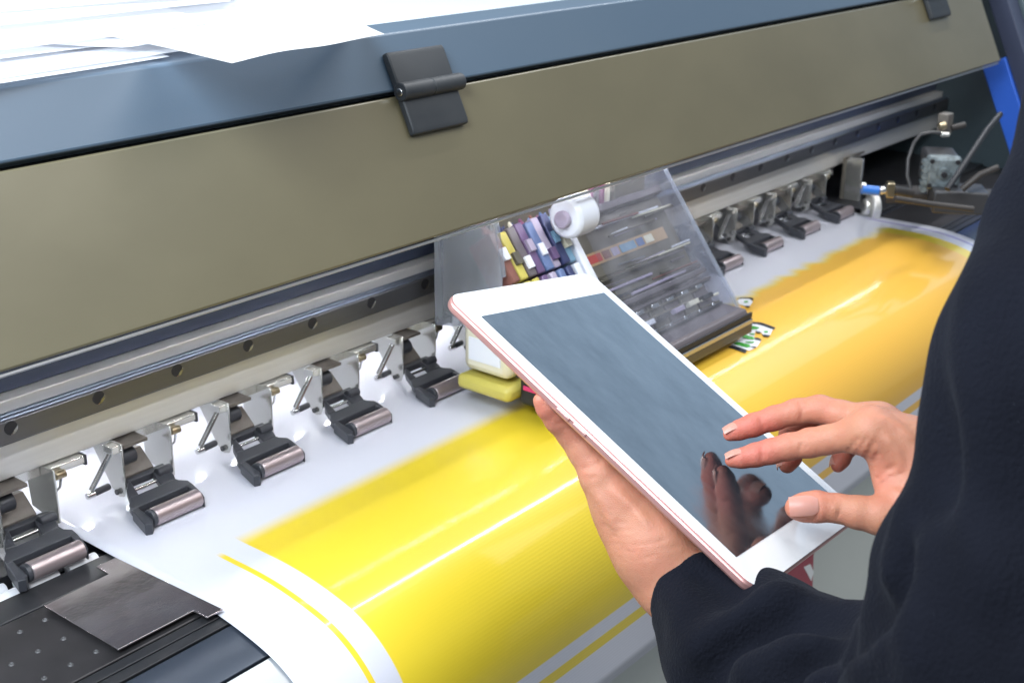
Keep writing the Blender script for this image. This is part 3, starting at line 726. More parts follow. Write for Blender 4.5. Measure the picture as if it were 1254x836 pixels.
# ---------------------------------------------------------------- print carriage
CXL, CXR = 0.360, 0.6120
CA = thing('print_carriage', (0.47, -0.05, -0.07), 'print carriage on the steel rail, clear side covers round coloured ink dampers', 'print carriage')
MB().prism([(-0.0005, 0.060), (-0.0005, -0.030), (-0.052, -0.036), (-0.052, 0.060)], CXL + 0.02, CXR - 0.02).build('carriage_chassis', 'c_olive', CA, 0.002)
fp = MB().prism([(-0.060, -0.0700), (-0.1540, -0.0700), (-0.1540, -0.0600), (-0.1500, -0.0540), (-0.060, -0.0540)], CXL + 0.012, CXR - 0.001).build('base_plate', 'c_mauve', CA, 0.001)
MB().box(CXL + 0.03, CXR, -0.1572, -0.1542, -0.0660, -0.0615).build('base_front_strip', 'steel', fp, 0.0005)
MB().box(CXL + 0.03, CXR, -0.1562, -0.1542, -0.0610, -0.0560).build('base_front_gasket', 'black', fp, 0.0003)
MB().box(CXL + 0.03, CXR, -0.1568, -0.1542, -0.0745, -0.0664).build('wiper_strip', 'rail', fp, 0.0003)
rc = MB().prism([(-0.012, 0.085), (-0.0440, 0.0640), (-0.0600, 0.0560), (-0.1500, -0.0660), (-0.0560, -0.0660), (-0.0540, -0.0300), (-0.012, -0.0250)], CXR, CXR + 0.0016)
rco = rc.build('side_cover', 'clear', CA, 0.0003)
MB().poly([(CXR - 0.002, -0.0585, 0.0562), (CXR - 0.002, -0.1502, -0.0662), (CXR + 0.004, -0.1502, -0.0662), (CXR + 0.004, -0.0585, 0.0562)], (0, 0.0018, 0.0015)).build('cover_flange', 'clear_pale', rco)
MB().poly([(CXR - 0.150, -0.0620, 0.0585), (CXR - 0.150, -0.1480, -0.0580), (CXR - 0.003, -0.1480, -0.0580), (CXR - 0.003, -0.0620, 0.0585)], (0, -0.0010, -0.0007)).build('front_cover', 'clear_front', CA)
lcv = MB().prism([(-0.010, 0.066), (-0.0700, 0.0640), (-0.0780, 0.0200), (-0.0790, -0.0120), (-0.0560, -0.0250), (-0.010, -0.0330)], CXL, CXL + 0.002).build('side_cover', 'clear_pale', CA, 0.0005)
MB().poly([(CXL + 0.002, -0.0700, 0.064), (CXL + 0.002, -0.0780, 0.020), (CXL + 0.006, -0.0780, 0.020), (CXL + 0.006, -0.0700, 0.064)], (0, 0.0016, 0.0006)).build('cover_flange', 'clear_pale', lcv)
sl = np.array([0, -0.0900, -0.1220]); sl /= np.linalg.norm(sl)                     # slope of the front, downwards
sn = np.array([0, -sl[2] * -1, 0]); sn = np.cross(np.array([1, 0, 0]), sl); sn = sn if sn[1] < 0 else -sn
def S3(x, t, n=0.0): return np.array([x, -0.0585, 0.0565]) + sl * t + sn * n
def slab(name, m, x0, x1, t0, t1, n0, n1, parent=CA, bevel=0.0012):
    c = (S3(x0, t0, n0) + S3(x1, t1, n1)) / 2
    return MB().obox(c, [(1, 0, 0), sl, sn], (abs(x1 - x0) / 2, abs(t1 - t0) / 2, abs(n1 - n0) / 2)).build(name, m, parent, bevel)
bp_ = slab('front_body', 'c_grey', 0.462, 0.600, 0.018, 0.092, -0.045, -0.012)
slab('carriage_label', 'c_orange', 0.464, 0.584, 0.046, 0.057, -0.012, -0.0112, bp_, 0)
for k, (c, w) in enumerate((('c_brightred', 0.020), ('c_red', 0.010), ('c_lilac', 0.010), ('c_cyan', 0.022), ('c_blue', 0.010), ('c_cream', 0.012))):
    x = 0.467 + sum((0.020, 0.010, 0.010, 0.022, 0.010, 0.012)[:k]) + 0.0025 * k
    slab('label_square', c, x, x + w, 0.048, 0.055, -0.0111, -0.0107, bp_, 0)
slab('body_ledge', 'c_mauve', 0.432, 0.602, 0.010, 0.017, -0.040, -0.006)
slab('body_ledge', 'c_mauve', 0.432, 0.602, 0.093, 0.098, -0.040, -0.004)
slab('light_bracket', 'c_white', 0.4535, 0.4615, 0.030, 0.092, -0.040, -0.004)
rnd = random.Random(11)
cols = ['c_red', 'c_red', 'c_navy', 'c_navy', 'c_purple', 'c_blue', 'c_magenta', 'c_blue']
dk = 0
for k in range(8):
    x = 0.368 + k * 0.0105
    d = slab('ink_damper', ['c_red', 'c_yellow', 'c_mauve', 'c_purple', 'c_blue', 'c_lilac', 'c_navy', 'c_cyan'][k], x, x + 0.0088, 0.004 + 0.004 * rnd.random(), 0.048, -0.030, -0.006 + 0.004 * rnd.random())
    slab('damper_cap', ['c_cream', 'c_yellow', 'c_yellow', 'c_purple', 'c_lilac', 'c_blue', 'c_navy', 'c_white'][k], x + 0.001, x + 0.0078, 0.050, 0.066, -0.026, -0.004, d)
    a = S3(x + 0.0044, 0.004, -0.012)
    slab('damper_label', ['c_white', 'c_olive', 'c_white', 'c_lilac', 'c_white', 'c_purple', 'c_cyan', 'c_cream'][k], x + 0.0012, x + 0.0076, 0.020 + 0.006 * (k % 3), 0.030 + 0.006 * (k % 3), -0.006, -0.0012, d, 0.0003)
    MB().tube([a, a + np.array((0.004, 0.006, 0.012)), a + np.array((0.014, 0.024, 0.015)), a + np.array((0.03, 0.040, 0.010))], 0.0022, 8).build('ink_tube', cols[k], d, smooth=True)
slab('damper_tray', 'black', 0.366, 0.452, 0.058, 0.100, -0.050, -0.020)
slab('tray_rim', 'c_lilac', 0.366, 0.440, 0.068, 0.073, -0.030, -0.002)
c0 = on((706, 266), 'y', -0.088)
sp_ = MB().tube([c0 + np.array((-0.010, 0.004, 0)), c0 + np.array((0.016, 0.004, 0))], 0.0165, 30).build('cable_reel', 'c_white', CA, 0.003)
MB().tube([c0 + np.array((-0.0155, 0.004, 0)), c0 + np.array((-0.0105, 0.004, 0))], 0.007, 18).build('reel_hub', 'c_lilac', sp_, 0.001)
slab('cable_clamp', 'black', 0.458, 0.478, 0.000, 0.016, -0.030, 0.002)
slab('cable_clamp', 'c_cream', 0.482, 0.496, -0.004, 0.009, -0.030, 0.002)
for k in range(5):
    x = 0.500 + 0.008 * k
    MB().tube([S3(x, 0.012, -0.01), S3(x + 0.004, -0.006, 0.0), S3(x + 0.012, -0.030, -0.012)], 0.0028, 8).build('ribbon_tube', ['c_magenta', 'c_mauve', 'c_magenta', 'c_cream', 'c_grey'][k], CA, smooth=True)
for k in range(7):                            # print head blocks above the base
    x = 0.440 + 0.0230 * k
    hb = slab('print_head', ['c_mauve', 'c_grey', 'c_mauve', 'c_olive', 'c_mauve', 'c_grey', 'c_mauve'][k], x, x + 0.0200, 0.1010, 0.1350, -0.045, -0.010)
    slab('head_clip', 'steel', x + 0.003, x + 0.013, 0.1055, 0.1090, -0.0098, -0.0070, hb, 0.0004)
    slab('head_lever', ['c_lilac', 'black', 'c_white', 'black', 'c_lilac', 'c_cream', 'black'][k], x + 0.002, x + 0.017, 0.1160, 0.1205, -0.0098, -0.0040, hb, 0.0006)
    slab('head_screw', 'steel', x + 0.014, x + 0.0175, 0.1255, 0.129, -0.0098, -0.0075, hb, 0.0004)
for k in range(4):
    slab('guide_strip', ['steel', 'c_lilac', 'c_mauve', 'steel'][k], 0.436, 0.606, 0.1370 + 0.0035 * k, 0.1385 + 0.0035 * k, -0.03, -0.004 - 0.001 * (k % 2), CA, 0.0003)
gr = random.Random(5)
pal = ['c_mauve', 'c_olive', 'c_lilac', 'steel', 'c_grey', 'c_cream', 'black', 'c_mauve', 'c_white', 'c_red', 'c_grey', 'c_olive', 'c_mauve']
for k in range(54):                           # thin strands added to imitate the streaks of the moving head
    x = 0.452 + 0.13 * gr.random(); t = 0.008 + 0.128 * gr.random(); w = 0.018 + 0.085 * gr.random()
    if 0.042 < t < 0.060: t += 0.02
    n0 = -0.0118 + 0.004 * gr.random()
    a0, a1 = S3(x, t, n0), S3(min(x + w, 0.606), t + 0.003 * (gr.random() - 0.5), n0 + 0.001)
    MB().tube([a0, (a0 + a1) / 2 + sn * 0.0006, a1], 0.0005 + 0.0009 * gr.random(), 6).build('streak_strand', pal[k % len(pal)], CA, smooth=True)
for k in range(12):
    x = 0.372 + 0.080 * gr.random(); t = 0.066 + 0.030 * gr.random()
    slab('valve_cap', ['c_lilac', 'c_yellow', 'c_white', 'c_blue', 'c_purple', 'c_cream'][k % 6], x, x + 0.006, t, t + 0.004, -0.024, -0.001, CA, 0.0006)
for k in range(7):                            # supply tubes hanging in loops over the dampers
    x = 0.368 + 0.013 * k; q0 = S3(x, -0.006, -0.016)
    MB().tube([q0 + np.array((0.0, 0.010, 0.004)), q0 + np.array((0.004, -0.006, 0.002)), q0 + np.array((0.010, -0.012, -0.008)), q0 + np.array((0.014, -0.011, -0.020))], 0.0021, 8).build('supply_tube', ['c_red', 'c_navy', 'c_cream', 'c_magenta', 'c_red', 'c_blue', 'c_lilac'][k], CA, smooth=True)
# lower left corner: drip tray and caps
wb = MB().box(0.3360, 0.3600, -0.1050, -0.0600, -0.0500, -0.0100).build('waste_bottle', 'c_cream', CA, 0.006)
MB().tube([(0.348, -0.080, -0.0105), (0.348, -0.080, -0.002)], 0.009, 18).build('bottle_cap', 'c_white', wb, 0.001)
MB().box(0.3352, 0.3359, -0.098, -0.067, -0.040, -0.022).build('bottle_label', 'c_white', wb)
wy = MB().box(0.3330, 0.3600, -0.1080, -0.0560, -0.0660, -0.0540).build('yellow_ink_tray', 'c_yellow', CA, 0.004)
bc = MB().box(0.3450, 0.3900, -0.1420, -0.1085, -0.0690, -0.0400).build('capping_block', 'black', CA, 0.003)
MB().box(0.3440, 0.3448, -0.1380, -0.1130, -0.0560, -0.0525).build('pink_tab', 'c_pink', bc, 0.0002)
MB().box(0.3500, 0.3880, -0.1500, -0.1425, -0.0690, -0.0630).build('cap_lip', 'c_cream', bc, 0.001)

# ---------------------------------------------------------------- paper sheets on the printer
def sheet(name, corners, z, amp, seed, label, n=22, group=None):
    rng = np.random.default_rng(seed); ph = rng.uniform(0, 6, 8)
    c = [np.array(q, float) for q in corners]
    vs = []; fs = []
    for i in range(n + 1):
        for j in range(n + 1):
            u, v = i / n, j / n
            p = c[0] * (1 - u) * (1 - v) + c[1] * u * (1 - v) + c[2] * u * v + c[3] * (1 - u) * v
            w = amp * (0.5 + 0.5 * math.sin(u * 5 + ph[0] + v * 2)) + amp * 0.6 * (0.5 + 0.5 * math.sin(v * 7 + ph[1] + u * 3)) + amp * 0.3 * (1 + math.sin(u * 11 + v * 9 + ph[2]))
            vs.append((p[0], p[1], z + w))
    for i in range(n):
        for j in range(n): fs.append((i * (n + 1) + j, (i + 1) * (n + 1) + j, (i + 1) * (n + 1) + j + 1, i * (n + 1) + j + 1))
    mb = MB().add(vs, fs); o = mb.build(name, 'sheet', None, smooth=True)
    return tag(o, label, 'paper', 'paper sheets stacked on the printer top')
def Z2(p, z): q = on(p, 'z', z); return (q[0], q[1])
sheet('paper_sheet', [(-0.34, -0.084), Z2((208, 73), 0.2052), (0.20, 0.25), (-0.30, 0.26)], 0.2052, 0.0010, 1, 'lowest white paper sheet, its edge along the front of the printer top')
sheet('paper_sheet', [(-0.36, -0.062), Z2((244, 62), 0.2070), (0.24, 0.22), (-0.34, 0.25)], 0.2070, 0.0013, 2, 'white paper sheet second from the bottom at the far left of the printer top')
sheet('paper_sheet', [(-0.34, -0.030), Z2((200, 48), 0.2090), (0.20, 0.24), (-0.30, 0.26)], 0.2090, 0.0016, 4, 'wavy white paper sheet in the middle of the stack at the upper left')
sheet('paper_sheet', [Z2((284, 78), 0.2150), Z2((471, 42), 0.2140), (0.345, 0.115), (0.12, 0.13)], 0.2135, 0.0012, 3, 'white paper sheet with a corner poking over the edge, nearest the black hinge')
sheet('paper_sheet', [(-0.34, 0.006), (0.175, 0.012), (0.26, 0.22), (-0.30, 0.28)], 0.2125, 0.0024, 6, 'curling white paper sheet just behind the one that pokes over the edge')
sheet('paper_sheet', [(-0.32, 0.06), (0.24, 0.070), (0.36, 0.20), (-0.28, 0.30)], 0.2165, 0.0026, 5, 'topmost curling white paper sheet, farthest back on the printer top')

sheet('paper_sheet', [(-0.30, 0.12), (0.30, 0.105), (0.42, 0.30), (-0.24, 0.40)], 0.2190, 0.0034, 8, 'rearmost white paper sheet of the stack, lying at the very top of the photo')
sheet('paper_sheet', [Z2((150, 60), 0.2115), Z2((330, 40), 0.2115), (0.30, 0.15), (0.02, 0.16)], 0.2108, 0.0018, 9, 'white paper sheet tucked under the one whose corner pokes over the edge')

# ---------------------------------------------------------------- tablet
TC = CAM + (np.array([0.2501, -0.2928, 0.0106]) - CAM) * 0.97
TA = np.array([[0.9794, -0.0081, 0.2020], [0.1028, 0.8802, -0.4634], [-0.1740, 0.4746, 0.8629]])
TA[:, 2] /= np.linalg.norm(TA[:, 2])
TX, TY, TN = TA[:, 0], TA[:, 1], TA[:, 2]
TS = 0.97
def tp(u, v, h=0.0): return TC + TX * u + TY * v + TN * h        # metres in the tablet's own frame
TB = thing('tablet', tuple(TC), 'white tablet with a dark glossy screen and rose metal edge, held in both hands', 'tablet')
def rrect(w, h, r, n=8):
    o = []
    for cx, cy, a0 in ((w / 2 - r, h / 2 - r, 0), (-w / 2 + r, h / 2 - r, 90), (-w / 2 + r, -h / 2 + r, 180), (w / 2 - r, -h / 2 + r, 270)):
        for k in range(n + 1):
            a = math.radians(a0 + 90 * k / n); o.append((cx + r * math.cos(a), cy + r * math.sin(a)))
    return o
def rslab(name, m, w, h, r, z0, z1, parent, du=0, dv=0, bevel=0.0):
    return MB().poly([tp(du + a, dv + b_, z0) for a, b_ in rrect(w, h, r)], TN * (z1 - z0)).build(name, m, parent, bevel)
TW, TH = 0.1695 * TS, 0.240 * TS
tb = rslab('tablet_body', 't_body', TW, TH, 0.0105, -0.0062, -0.0006, TB, bevel=0.0016)
rslab('front_glass', 't_bezel', TW - 0.0016, TH - 0.0016, 0.0098, -0.0005, 0.0, TB, bevel=0.0003)
rslab('screen', 'screen', 0.1478 * TS, 0.1971 * TS, 0.0006, 0.00005, 0.00025, TB)
for v in (0.020, 0.0075):
    c = tp(-TW / 2 - 0.0002, v, -0.0036)
    MB().obox(c, [TX, TY, TN], (0.0006, 0.0048, 0.0012)).build('volume_button', 't_body', tb, 0.0004)

# ---------------------------------------------------------------- the person: hands from distance fields
def surface_nets(f, org, vox):
    nx, ny, nz = f.shape
    ins = f < 0
    corners = [(i, j, k) for i in (0, 1) for j in (0, 1) for k in (0, 1)]
    cnt = np.zeros((nx - 1, ny - 1, nz - 1), np.int8)
    for (i, j, k) in corners: cnt += ins[i:nx - 1 + i, j:ny - 1 + j, k:nz - 1 + k]
    act = (cnt > 0) & (cnt < 8)
    idx = np.argwhere(act); vid = -np.ones(act.shape, np.int64); vid[act] = np.arange(len(idx))
    pos = np.zeros((len(idx), 3)); w = np.zeros(len(idx))
    for a in corners:
        for ax in range(3):
            if a[ax]: continue
            b_ = list(a); b_[ax] = 1
            fa = f[idx[:, 0] + a[0], idx[:, 1] + a[1], idx[:, 2] + a[2]]; fb = f[idx[:, 0] + b_[0], idx[:, 1] + b_[1], idx[:, 2] + b_[2]]
            cr = (fa < 0) != (fb < 0)
            t = np.where(cr, fa / np.where(fa == fb, 1, fa - fb), 0)
            p = np.array(a, float)[None, :].repeat(len(idx), 0); p[:, ax] += t
            pos += p * cr[:, None]; w += cr
    pos = (pos / w[:, None] + idx) * vox + org
    faces = []
    for ax in range(3):
        o1, o2 = (ax + 1) % 3, (ax + 2) % 3
        A = [slice(None)] * 3; Bs = [slice(None)] * 3
        A[ax] = slice(0, -1); Bs[ax] = slice(1, None)
        a, b_ = ins[tuple(A)], ins[tuple(Bs)]
        e = np.argwhere(a != b_)
        e = e[(e[:, o1] > 0) & (e[:, o2] > 0) & (e[:, o1] < f.shape[o1] - 1) & (e[:, o2] < f.shape[o2] - 1)]
        def cell(d1, d2):
            c = e.copy(); c[:, o1] -= d1; c[:, o2] -= d2; return vid[c[:, 0], c[:, 1], c[:, 2]]
        q = np.stack([cell(1, 1), cell(0, 1), cell(0, 0), cell(1, 0)], 1)
        fl = a[e[:, 0], e[:, 1], e[:, 2]]
        q[~fl] = q[~fl][:, ::-1]
        faces.append(q)
    return pos, np.concatenate(faces)

class Field:
    def __init__(s, lo, hi, vox):
        s.lo = np.array(lo, float); s.vox = vox
        n = np.ceil((np.array(hi) - s.lo) / vox).astype(int) + 1
        s.ax = [s.lo[i] + vox * np.arange(n[i]) for i in range(3)]
        s.f = np.full(n, 0.05, np.float32)
    def grid(s, sl=(slice(None),) * 3):
        return np.meshgrid(s.ax[0][sl[0]], s.ax[1][sl[1]], s.ax[2][sl[2]], indexing='ij')
    def window(s, lo, hi):
        r = []
        for i in range(3):
            a = max(0, int((lo[i] - s.lo[i]) / s.vox)); b_ = min(len(s.ax[i]), int((hi[i] - s.lo[i]) / s.vox) + 2)
            r.append(slice(a, max(a, b_)))
        return tuple(r)
    def cone(s, a, b, ra, rb, k, flat=None):
        a, b = np.array(a, float), np.array(b, float); m = max(ra, rb) + 0.012 + k
        sl = s.window(np.minimum(a, b) - m, np.maximum(a, b) + m)
        if any(q.stop <= q.start for q in sl): return
        X, Y, Z = s.grid(sl)
        d = b - a; L2 = d @ d + 1e-12
        t = np.clip(((X - a[0]) * d[0] + (Y - a[1]) * d[1] + (Z - a[2]) * d[2]) / L2, 0, 1)
        qx, qy, qz = X - a[0] - t * d[0], Y - a[1] - t * d[1], Z - a[2] - t * d[2]
        if flat is not None:
            n, sc = flat; h = qx * n[0] + qy * n[1] + qz * n[2]; g = h * (sc - 1)
            qx, qy, qz = qx + n[0] * g, qy + n[1] * g, qz + n[2] * g
        dist = np.sqrt(qx * qx + qy * qy + qz * qz) - (ra + (rb - ra) * t)
        s.smin(sl, dist, k)
    def smin(s, sl, dist, k):
        g = s.f[sl]
        if k > 0:
            h = np.clip(0.5 + 0.5 * (g - dist) / k, 0, 1); s.f[sl] = g * (1 - h) + dist * h - k * h * (1 - h)
        else: s.f[sl] = np.minimum(g, dist)
    def groove(s, a, b, depth, width):         # a crease pressed in along a short line
        a, b = np.array(a, float), np.array(b, float); m = width * 3
        sl = s.window(np.minimum(a, b) - m, np.maximum(a, b) + m)
        X, Y, Z = s.grid(sl); d = b - a; L2 = d @ d
        t = np.clip(((X - a[0]) * d[0] + (Y - a[1]) * d[1] + (Z - a[2]) * d[2]) / L2, 0, 1)
        q2 = (X - a[0] - t * d[0]) ** 2 + (Y - a[1] - t * d[1]) ** 2 + (Z - a[2] - t * d[2]) ** 2
        s.f[sl] += depth * np.exp(-q2 / (width * width))

def chain(F_, pts, k):
    for (a, ra), (b, rb) in zip(pts[:-1], pts[1:]): F_.cone(a, b, ra, rb, k)
def hit(F_, p, d0=0.38, d1=1.0):            # first place where a sight line meets a field
    r = ray(p); d = np.arange(d0, d1, 0.0008)
    q = CAM + d[:, None] * r
    i = np.round((q - F_.lo) / F_.vox).astype(int); ok = np.all((i >= 0) & (i < np.array(F_.f.shape)), 1)
    v = np.full(len(d), 1.0); v[ok] = F_.f[i[ok, 0], i[ok, 1], i[ok, 2]]
    w = np.nonzero(v < 0)[0]
    return q[w[0]] if len(w) else None
def hand_field(fingers, palm, creases, lo, hi, vox):
    main = Field(lo, hi, vox); fing = Field(lo, hi, vox)
    for seg in palm: main.cone(*seg)
    for pts in fingers:
        one = Field(lo, hi, vox); chain(one, pts, 0.0025); fing.f = np.minimum(fing.f, one.f)
    k = 0.006
    h = np.clip(0.5 + 0.5 * (main.f - fing.f) / k, 0, 1)
    main.f = main.f * (1 - h) + fing.f * h - k * h * (1 - h)
    base = Field(lo, hi, vox); base.f = main.f.copy()
    for pts, depth, width in creases:         # a crease follows the skin through a few points
        P_ = [q for q in (hit(base, p) for p in pts) if q is not None]
        for a, b_ in zip(P_[:-1], P_[1:]):
            if np.linalg.norm(a - b_) < 0.03: main.groove(a, b_, depth, width)
    return main
def A(px, py, d, r): return (at(px, py, d), r)

# right hand, its index finger on the glass
R_index = [A(896.5, 563.5, .7365, .0042), A(908, 561, .736, .0055), A(925, 557, .735, .0066), A(944, 552.5, .7335, .0070), A(965, 547, .731, .0074), A(992, 542, .727, .0081), A(1012, 538.5, .722, .0080), A(1040, 533, .715, .0089), A(1068, 528, .708, .0102)]
R_middle = [A(894, 531.5, .750, .0042), A(905, 526.5, .750, .0056), A(922, 520.5, .749, .0066), A(948, 512, .748, .0069), A(975, 504, .745, .0073), A(1004, 501, .741, .0080), A(1030, 508, .735, .0082), A(1055, 514, .730, .0090), A(1076, 519, .726, .0100)]
R_ring = [A(964, 569, .752, .0050), A(968, 560, .754, .0062), A(967, 545, .760, .0068), A(970, 531, .765, .0074), A(1000, 522, .758, .0078), A(1040, 522, .750, .0085), A(1082, 524, .743, .0098)]
R_pinky = [A(1026, 570, .768, .0042), A(1030, 562, .770, .0052), A(1037, 548, .776, .0058), A(1046, 536, .778, .0064), A(1066, 530, .768, .0072), A(1092, 531, .757, .0090)]
R_thumb = [A(975, 621.5, .7050, .0062), A(984, 621, .7045, .0077), A(1000, 620, .7035, .0084), A(1026, 622, .7010, .0076), A(1050, 627, .699, .0088), A(1078, 631, .697, .0105), A(1110, 628, .697, .0130), A(1150, 610, .702, .0165)]
wR = A(1195, 585, .706, .0245); wR2 = A(1150, 568, .708, .0180)
R_palm = []
for (f_, r_) in ((R_index[-1], .0155), (R_middle[-1], .0160), (R_ring[-1], .0150), (R_pinky[-1], .0135)):
    R_palm.append((f_[0], wR[0], f_[1], .0185, 0.010))
R_palm += [(R_index[-1][0], wR2[0], .0115, .019, 0.012), (R_index[-1][0], R_middle[-1][0], .0100, .0100, .006), (R_middle[-1][0], R_ring[-1][0], .0098, .0098, .006), (R_ring[-1][0], R_pinky[-1][0], .0095, .009, .006),
           (at(1098, 575, .712), at(1140, 590, .705), .0135, .020, .010), (at(1096, 600, .704), at(1130, 610, .701), .0095, .0165, .010),
           (wR[0], at(1260, 610, .712), .0235, .026, .012)]
def cr(*pts, d=0.0005, w=0.0009):             # resample a crease drawn through a few points
    o = []
    for (x0, y0), (x1, y1) in zip(pts[:-1], pts[1:]):
        for k in range(4): o.append((x0 + (x1 - x0) * k / 4, y0 + (y1 - y0) * k / 4))
    return (o + [pts[-1]], d * 1.5, w)
R_cre = [cr((932, 543), (934, 552), (933, 562), d=.0004), cr((976, 527), (982, 540), (981, 552), d=.00045), cr((984, 526), (989, 538), (988, 548), d=.0004), cr((980, 531), (992, 536), d=.0003),
         cr((1024, 606), (1028, 618), (1026, 634), d=.0005), cr((1029, 607), (1033, 620), (1031, 634), d=.00035), cr((1020, 608), (1023, 618), d=.0003),
         cr((1038, 553), (1044, 545), (1052, 536), d=.0006, w=.0010), cr((1048, 556), (1056, 545), (1062, 535), d=.0005, w=.0010), cr((1058, 562), (1066, 550), (1070, 540), d=.0005, w=.0011), cr((1068, 566), (1075, 554), d=.0005, w=.0011),
         cr((1072, 588), (1082, 578), (1096, 570), d=.0006, w=.0011), cr((1076, 594), (1090, 584), (1104, 580), d=.0004, w=.0010), cr((930, 512), (933, 520), (932, 528), d=.0004), cr((978, 492), (983, 502), (980, 514), d=.00045), cr((986, 489), (990, 499), d=.0003),
         cr((1085, 536), (1098, 552), (1104, 570), d=-.0005, w=.0022), cr((1082, 512), (1100, 522), (1116, 536), d=-.0007, w=.0024), cr((1092, 600), (1100, 606), (1112, 604), d=-.0005, w=.002),
         cr((970, 606), (985, 605), (999, 609), (1003, 622), (999, 635), (984, 638), (970, 635), d=.0005, w=.0008)]
allp = np.array([p for c in (R_index, R_middle, R_ring, R_pinky, R_thumb) for p, _ in c] + [at(1262, 610, .712)])
FR = hand_field([R_index, R_middle, R_ring, R_pinky, R_thumb], R_palm, R_cre, allp.min(0) - 0.034, allp.max(0) + 0.034, 0.0012)

# left hand, palm up under the tablet with the thumb along its edge
L_thumb = [A(662.5, 490.5, .7040, .0045), A(670, 499, .7060, .0060), A(683, 513, .710, .0074), A(700, 531, .714, .0081), A(715, 552, .714, .0088), A(737, 583, .712, .0108), A(760, 613, .713, .0150)]
def Tt(u, v, h, r): return (tp(u, v, h), r)
L_palm = [(at(737, 583, .712), at(770, 622, .714), .0108, .0180, .008), (at(770, 622, .716), at(800, 668, .712), .0180, .0205, .012), (at(796, 655, .714), at(830, 702, .708), .021, .0235, .012), (at(830, 702, .708), at(880, 756, .692), .0235, .026, .012)]
hand_pts = [tp(-0.052, -0.050, -0.022), tp(-0.045, -0.060, -0.024)]
fing_l = []
for i, (u1, v1) in enumerate(((0.000, 0.030), (0.015, 0.012), (0.022, -0.010), (0.020, -0.032))):
    u0, v0 = -0.040 + 0.004 * i, -0.018 - 0.018 * i
    r = (.0085, .0088, .0084, .0074)[i]
    fing_l.append([Tt(u1 + 0.030, v1 + 0.012, -0.0068 - r - 0.0005, r * .75), Tt(u1 + 0.010, v1, -0.0068 - r - 0.0015, r * .92), Tt(u1 - 0.018, v1 - 0.016 + 0.004 * i, -0.0068 - r - 0.008, r), Tt(u0, v0, -0.024, r * 1.2)])
    L_palm.append((tp(u0, v0, -0.024), at(806, 668, .708), r * 1.2, .018, .012))
L_cre = [cr((748, 664), (768, 668), (792, 666), (815, 661), d=.0004, w=.0008), cr((751, 671), (775, 676), (805, 672), (832, 668), d=.00035, w=.0008), cr((756, 683), (780, 684), (804, 679), d=.0003, w=.0008), cr((745, 655), (765, 659), (788, 656), d=.00025, w=.0008),
         cr((735, 632), (752, 640), (770, 640), d=.0003, w=.001), cr((738, 642), (756, 650), (778, 649), d=.0003, w=.001), cr((714, 574), (728, 570), (738, 564), d=.0005), cr((718, 585), (735, 584), d=.0003), cr((682, 519), (690, 517), (697, 512), d=.0004), cr((686, 525), (694, 523), d=.0003),
         cr((752, 600), (772, 618), (792, 640), d=-.0006, w=.003), cr((728, 600), (742, 622), (752, 645), d=-.0005, w=.003)]
allp = np.array([p for c in fing_l + [L_thumb] for p, _ in c] + [at(905, 780, .690), at(838, 700, .708)])
FL = hand_field(fing_l + [L_thumb], L_palm, L_cre, allp.min(0) - 0.032, allp.max(0) + 0.032, 0.0013)

# arms, shoulders and chest, hidden by the jacket
SHL, ELL = at(1500, 130, .50), at(1262, 850, .47)
SHR = SHL + np.array([0.32, -0.06, 0.0]); ELR = SHR + np.array([0.02, 0.0, -0.27])
NECK = (SHL + SHR) / 2 + np.array([0.0, -0.02, 0.045]); HIP = (SHL + SHR) / 2 + np.array([0.04, -0.10, -0.42])
CH = (SHL + SHR) / 2 + np.array([0.01, -0.04, -0.09])
body = [(at(838, 708, .706), at(892, 766, .688), .024, .026, .01), (at(892, 766, .688), at(925, 800, .668), .026, .028, .01), (at(925, 800, .668), at(1092, 878, .575), .028, .030, .01), (at(1092, 878, .575), ELL, .030, .034, .01), (ELL, SHL, .034, .042, .02), (SHL, CH, .048, .085, .03), (SHR, CH, .048, .085, .03), (CH, HIP, .10, .10, .04), (CH, NECK, .06, .05, .03),
        (SHR, ELR, .042, .034, .02), (ELR, at(1255, 605, .712), .034, .026, .01)]
pp = np.array([q for s_ in body for q in s_[:2]])
FB = Field(pp.min(0) - 0.13, pp.max(0) + 0.13, 0.006)
for s_ in body: FB.cone(*s_)

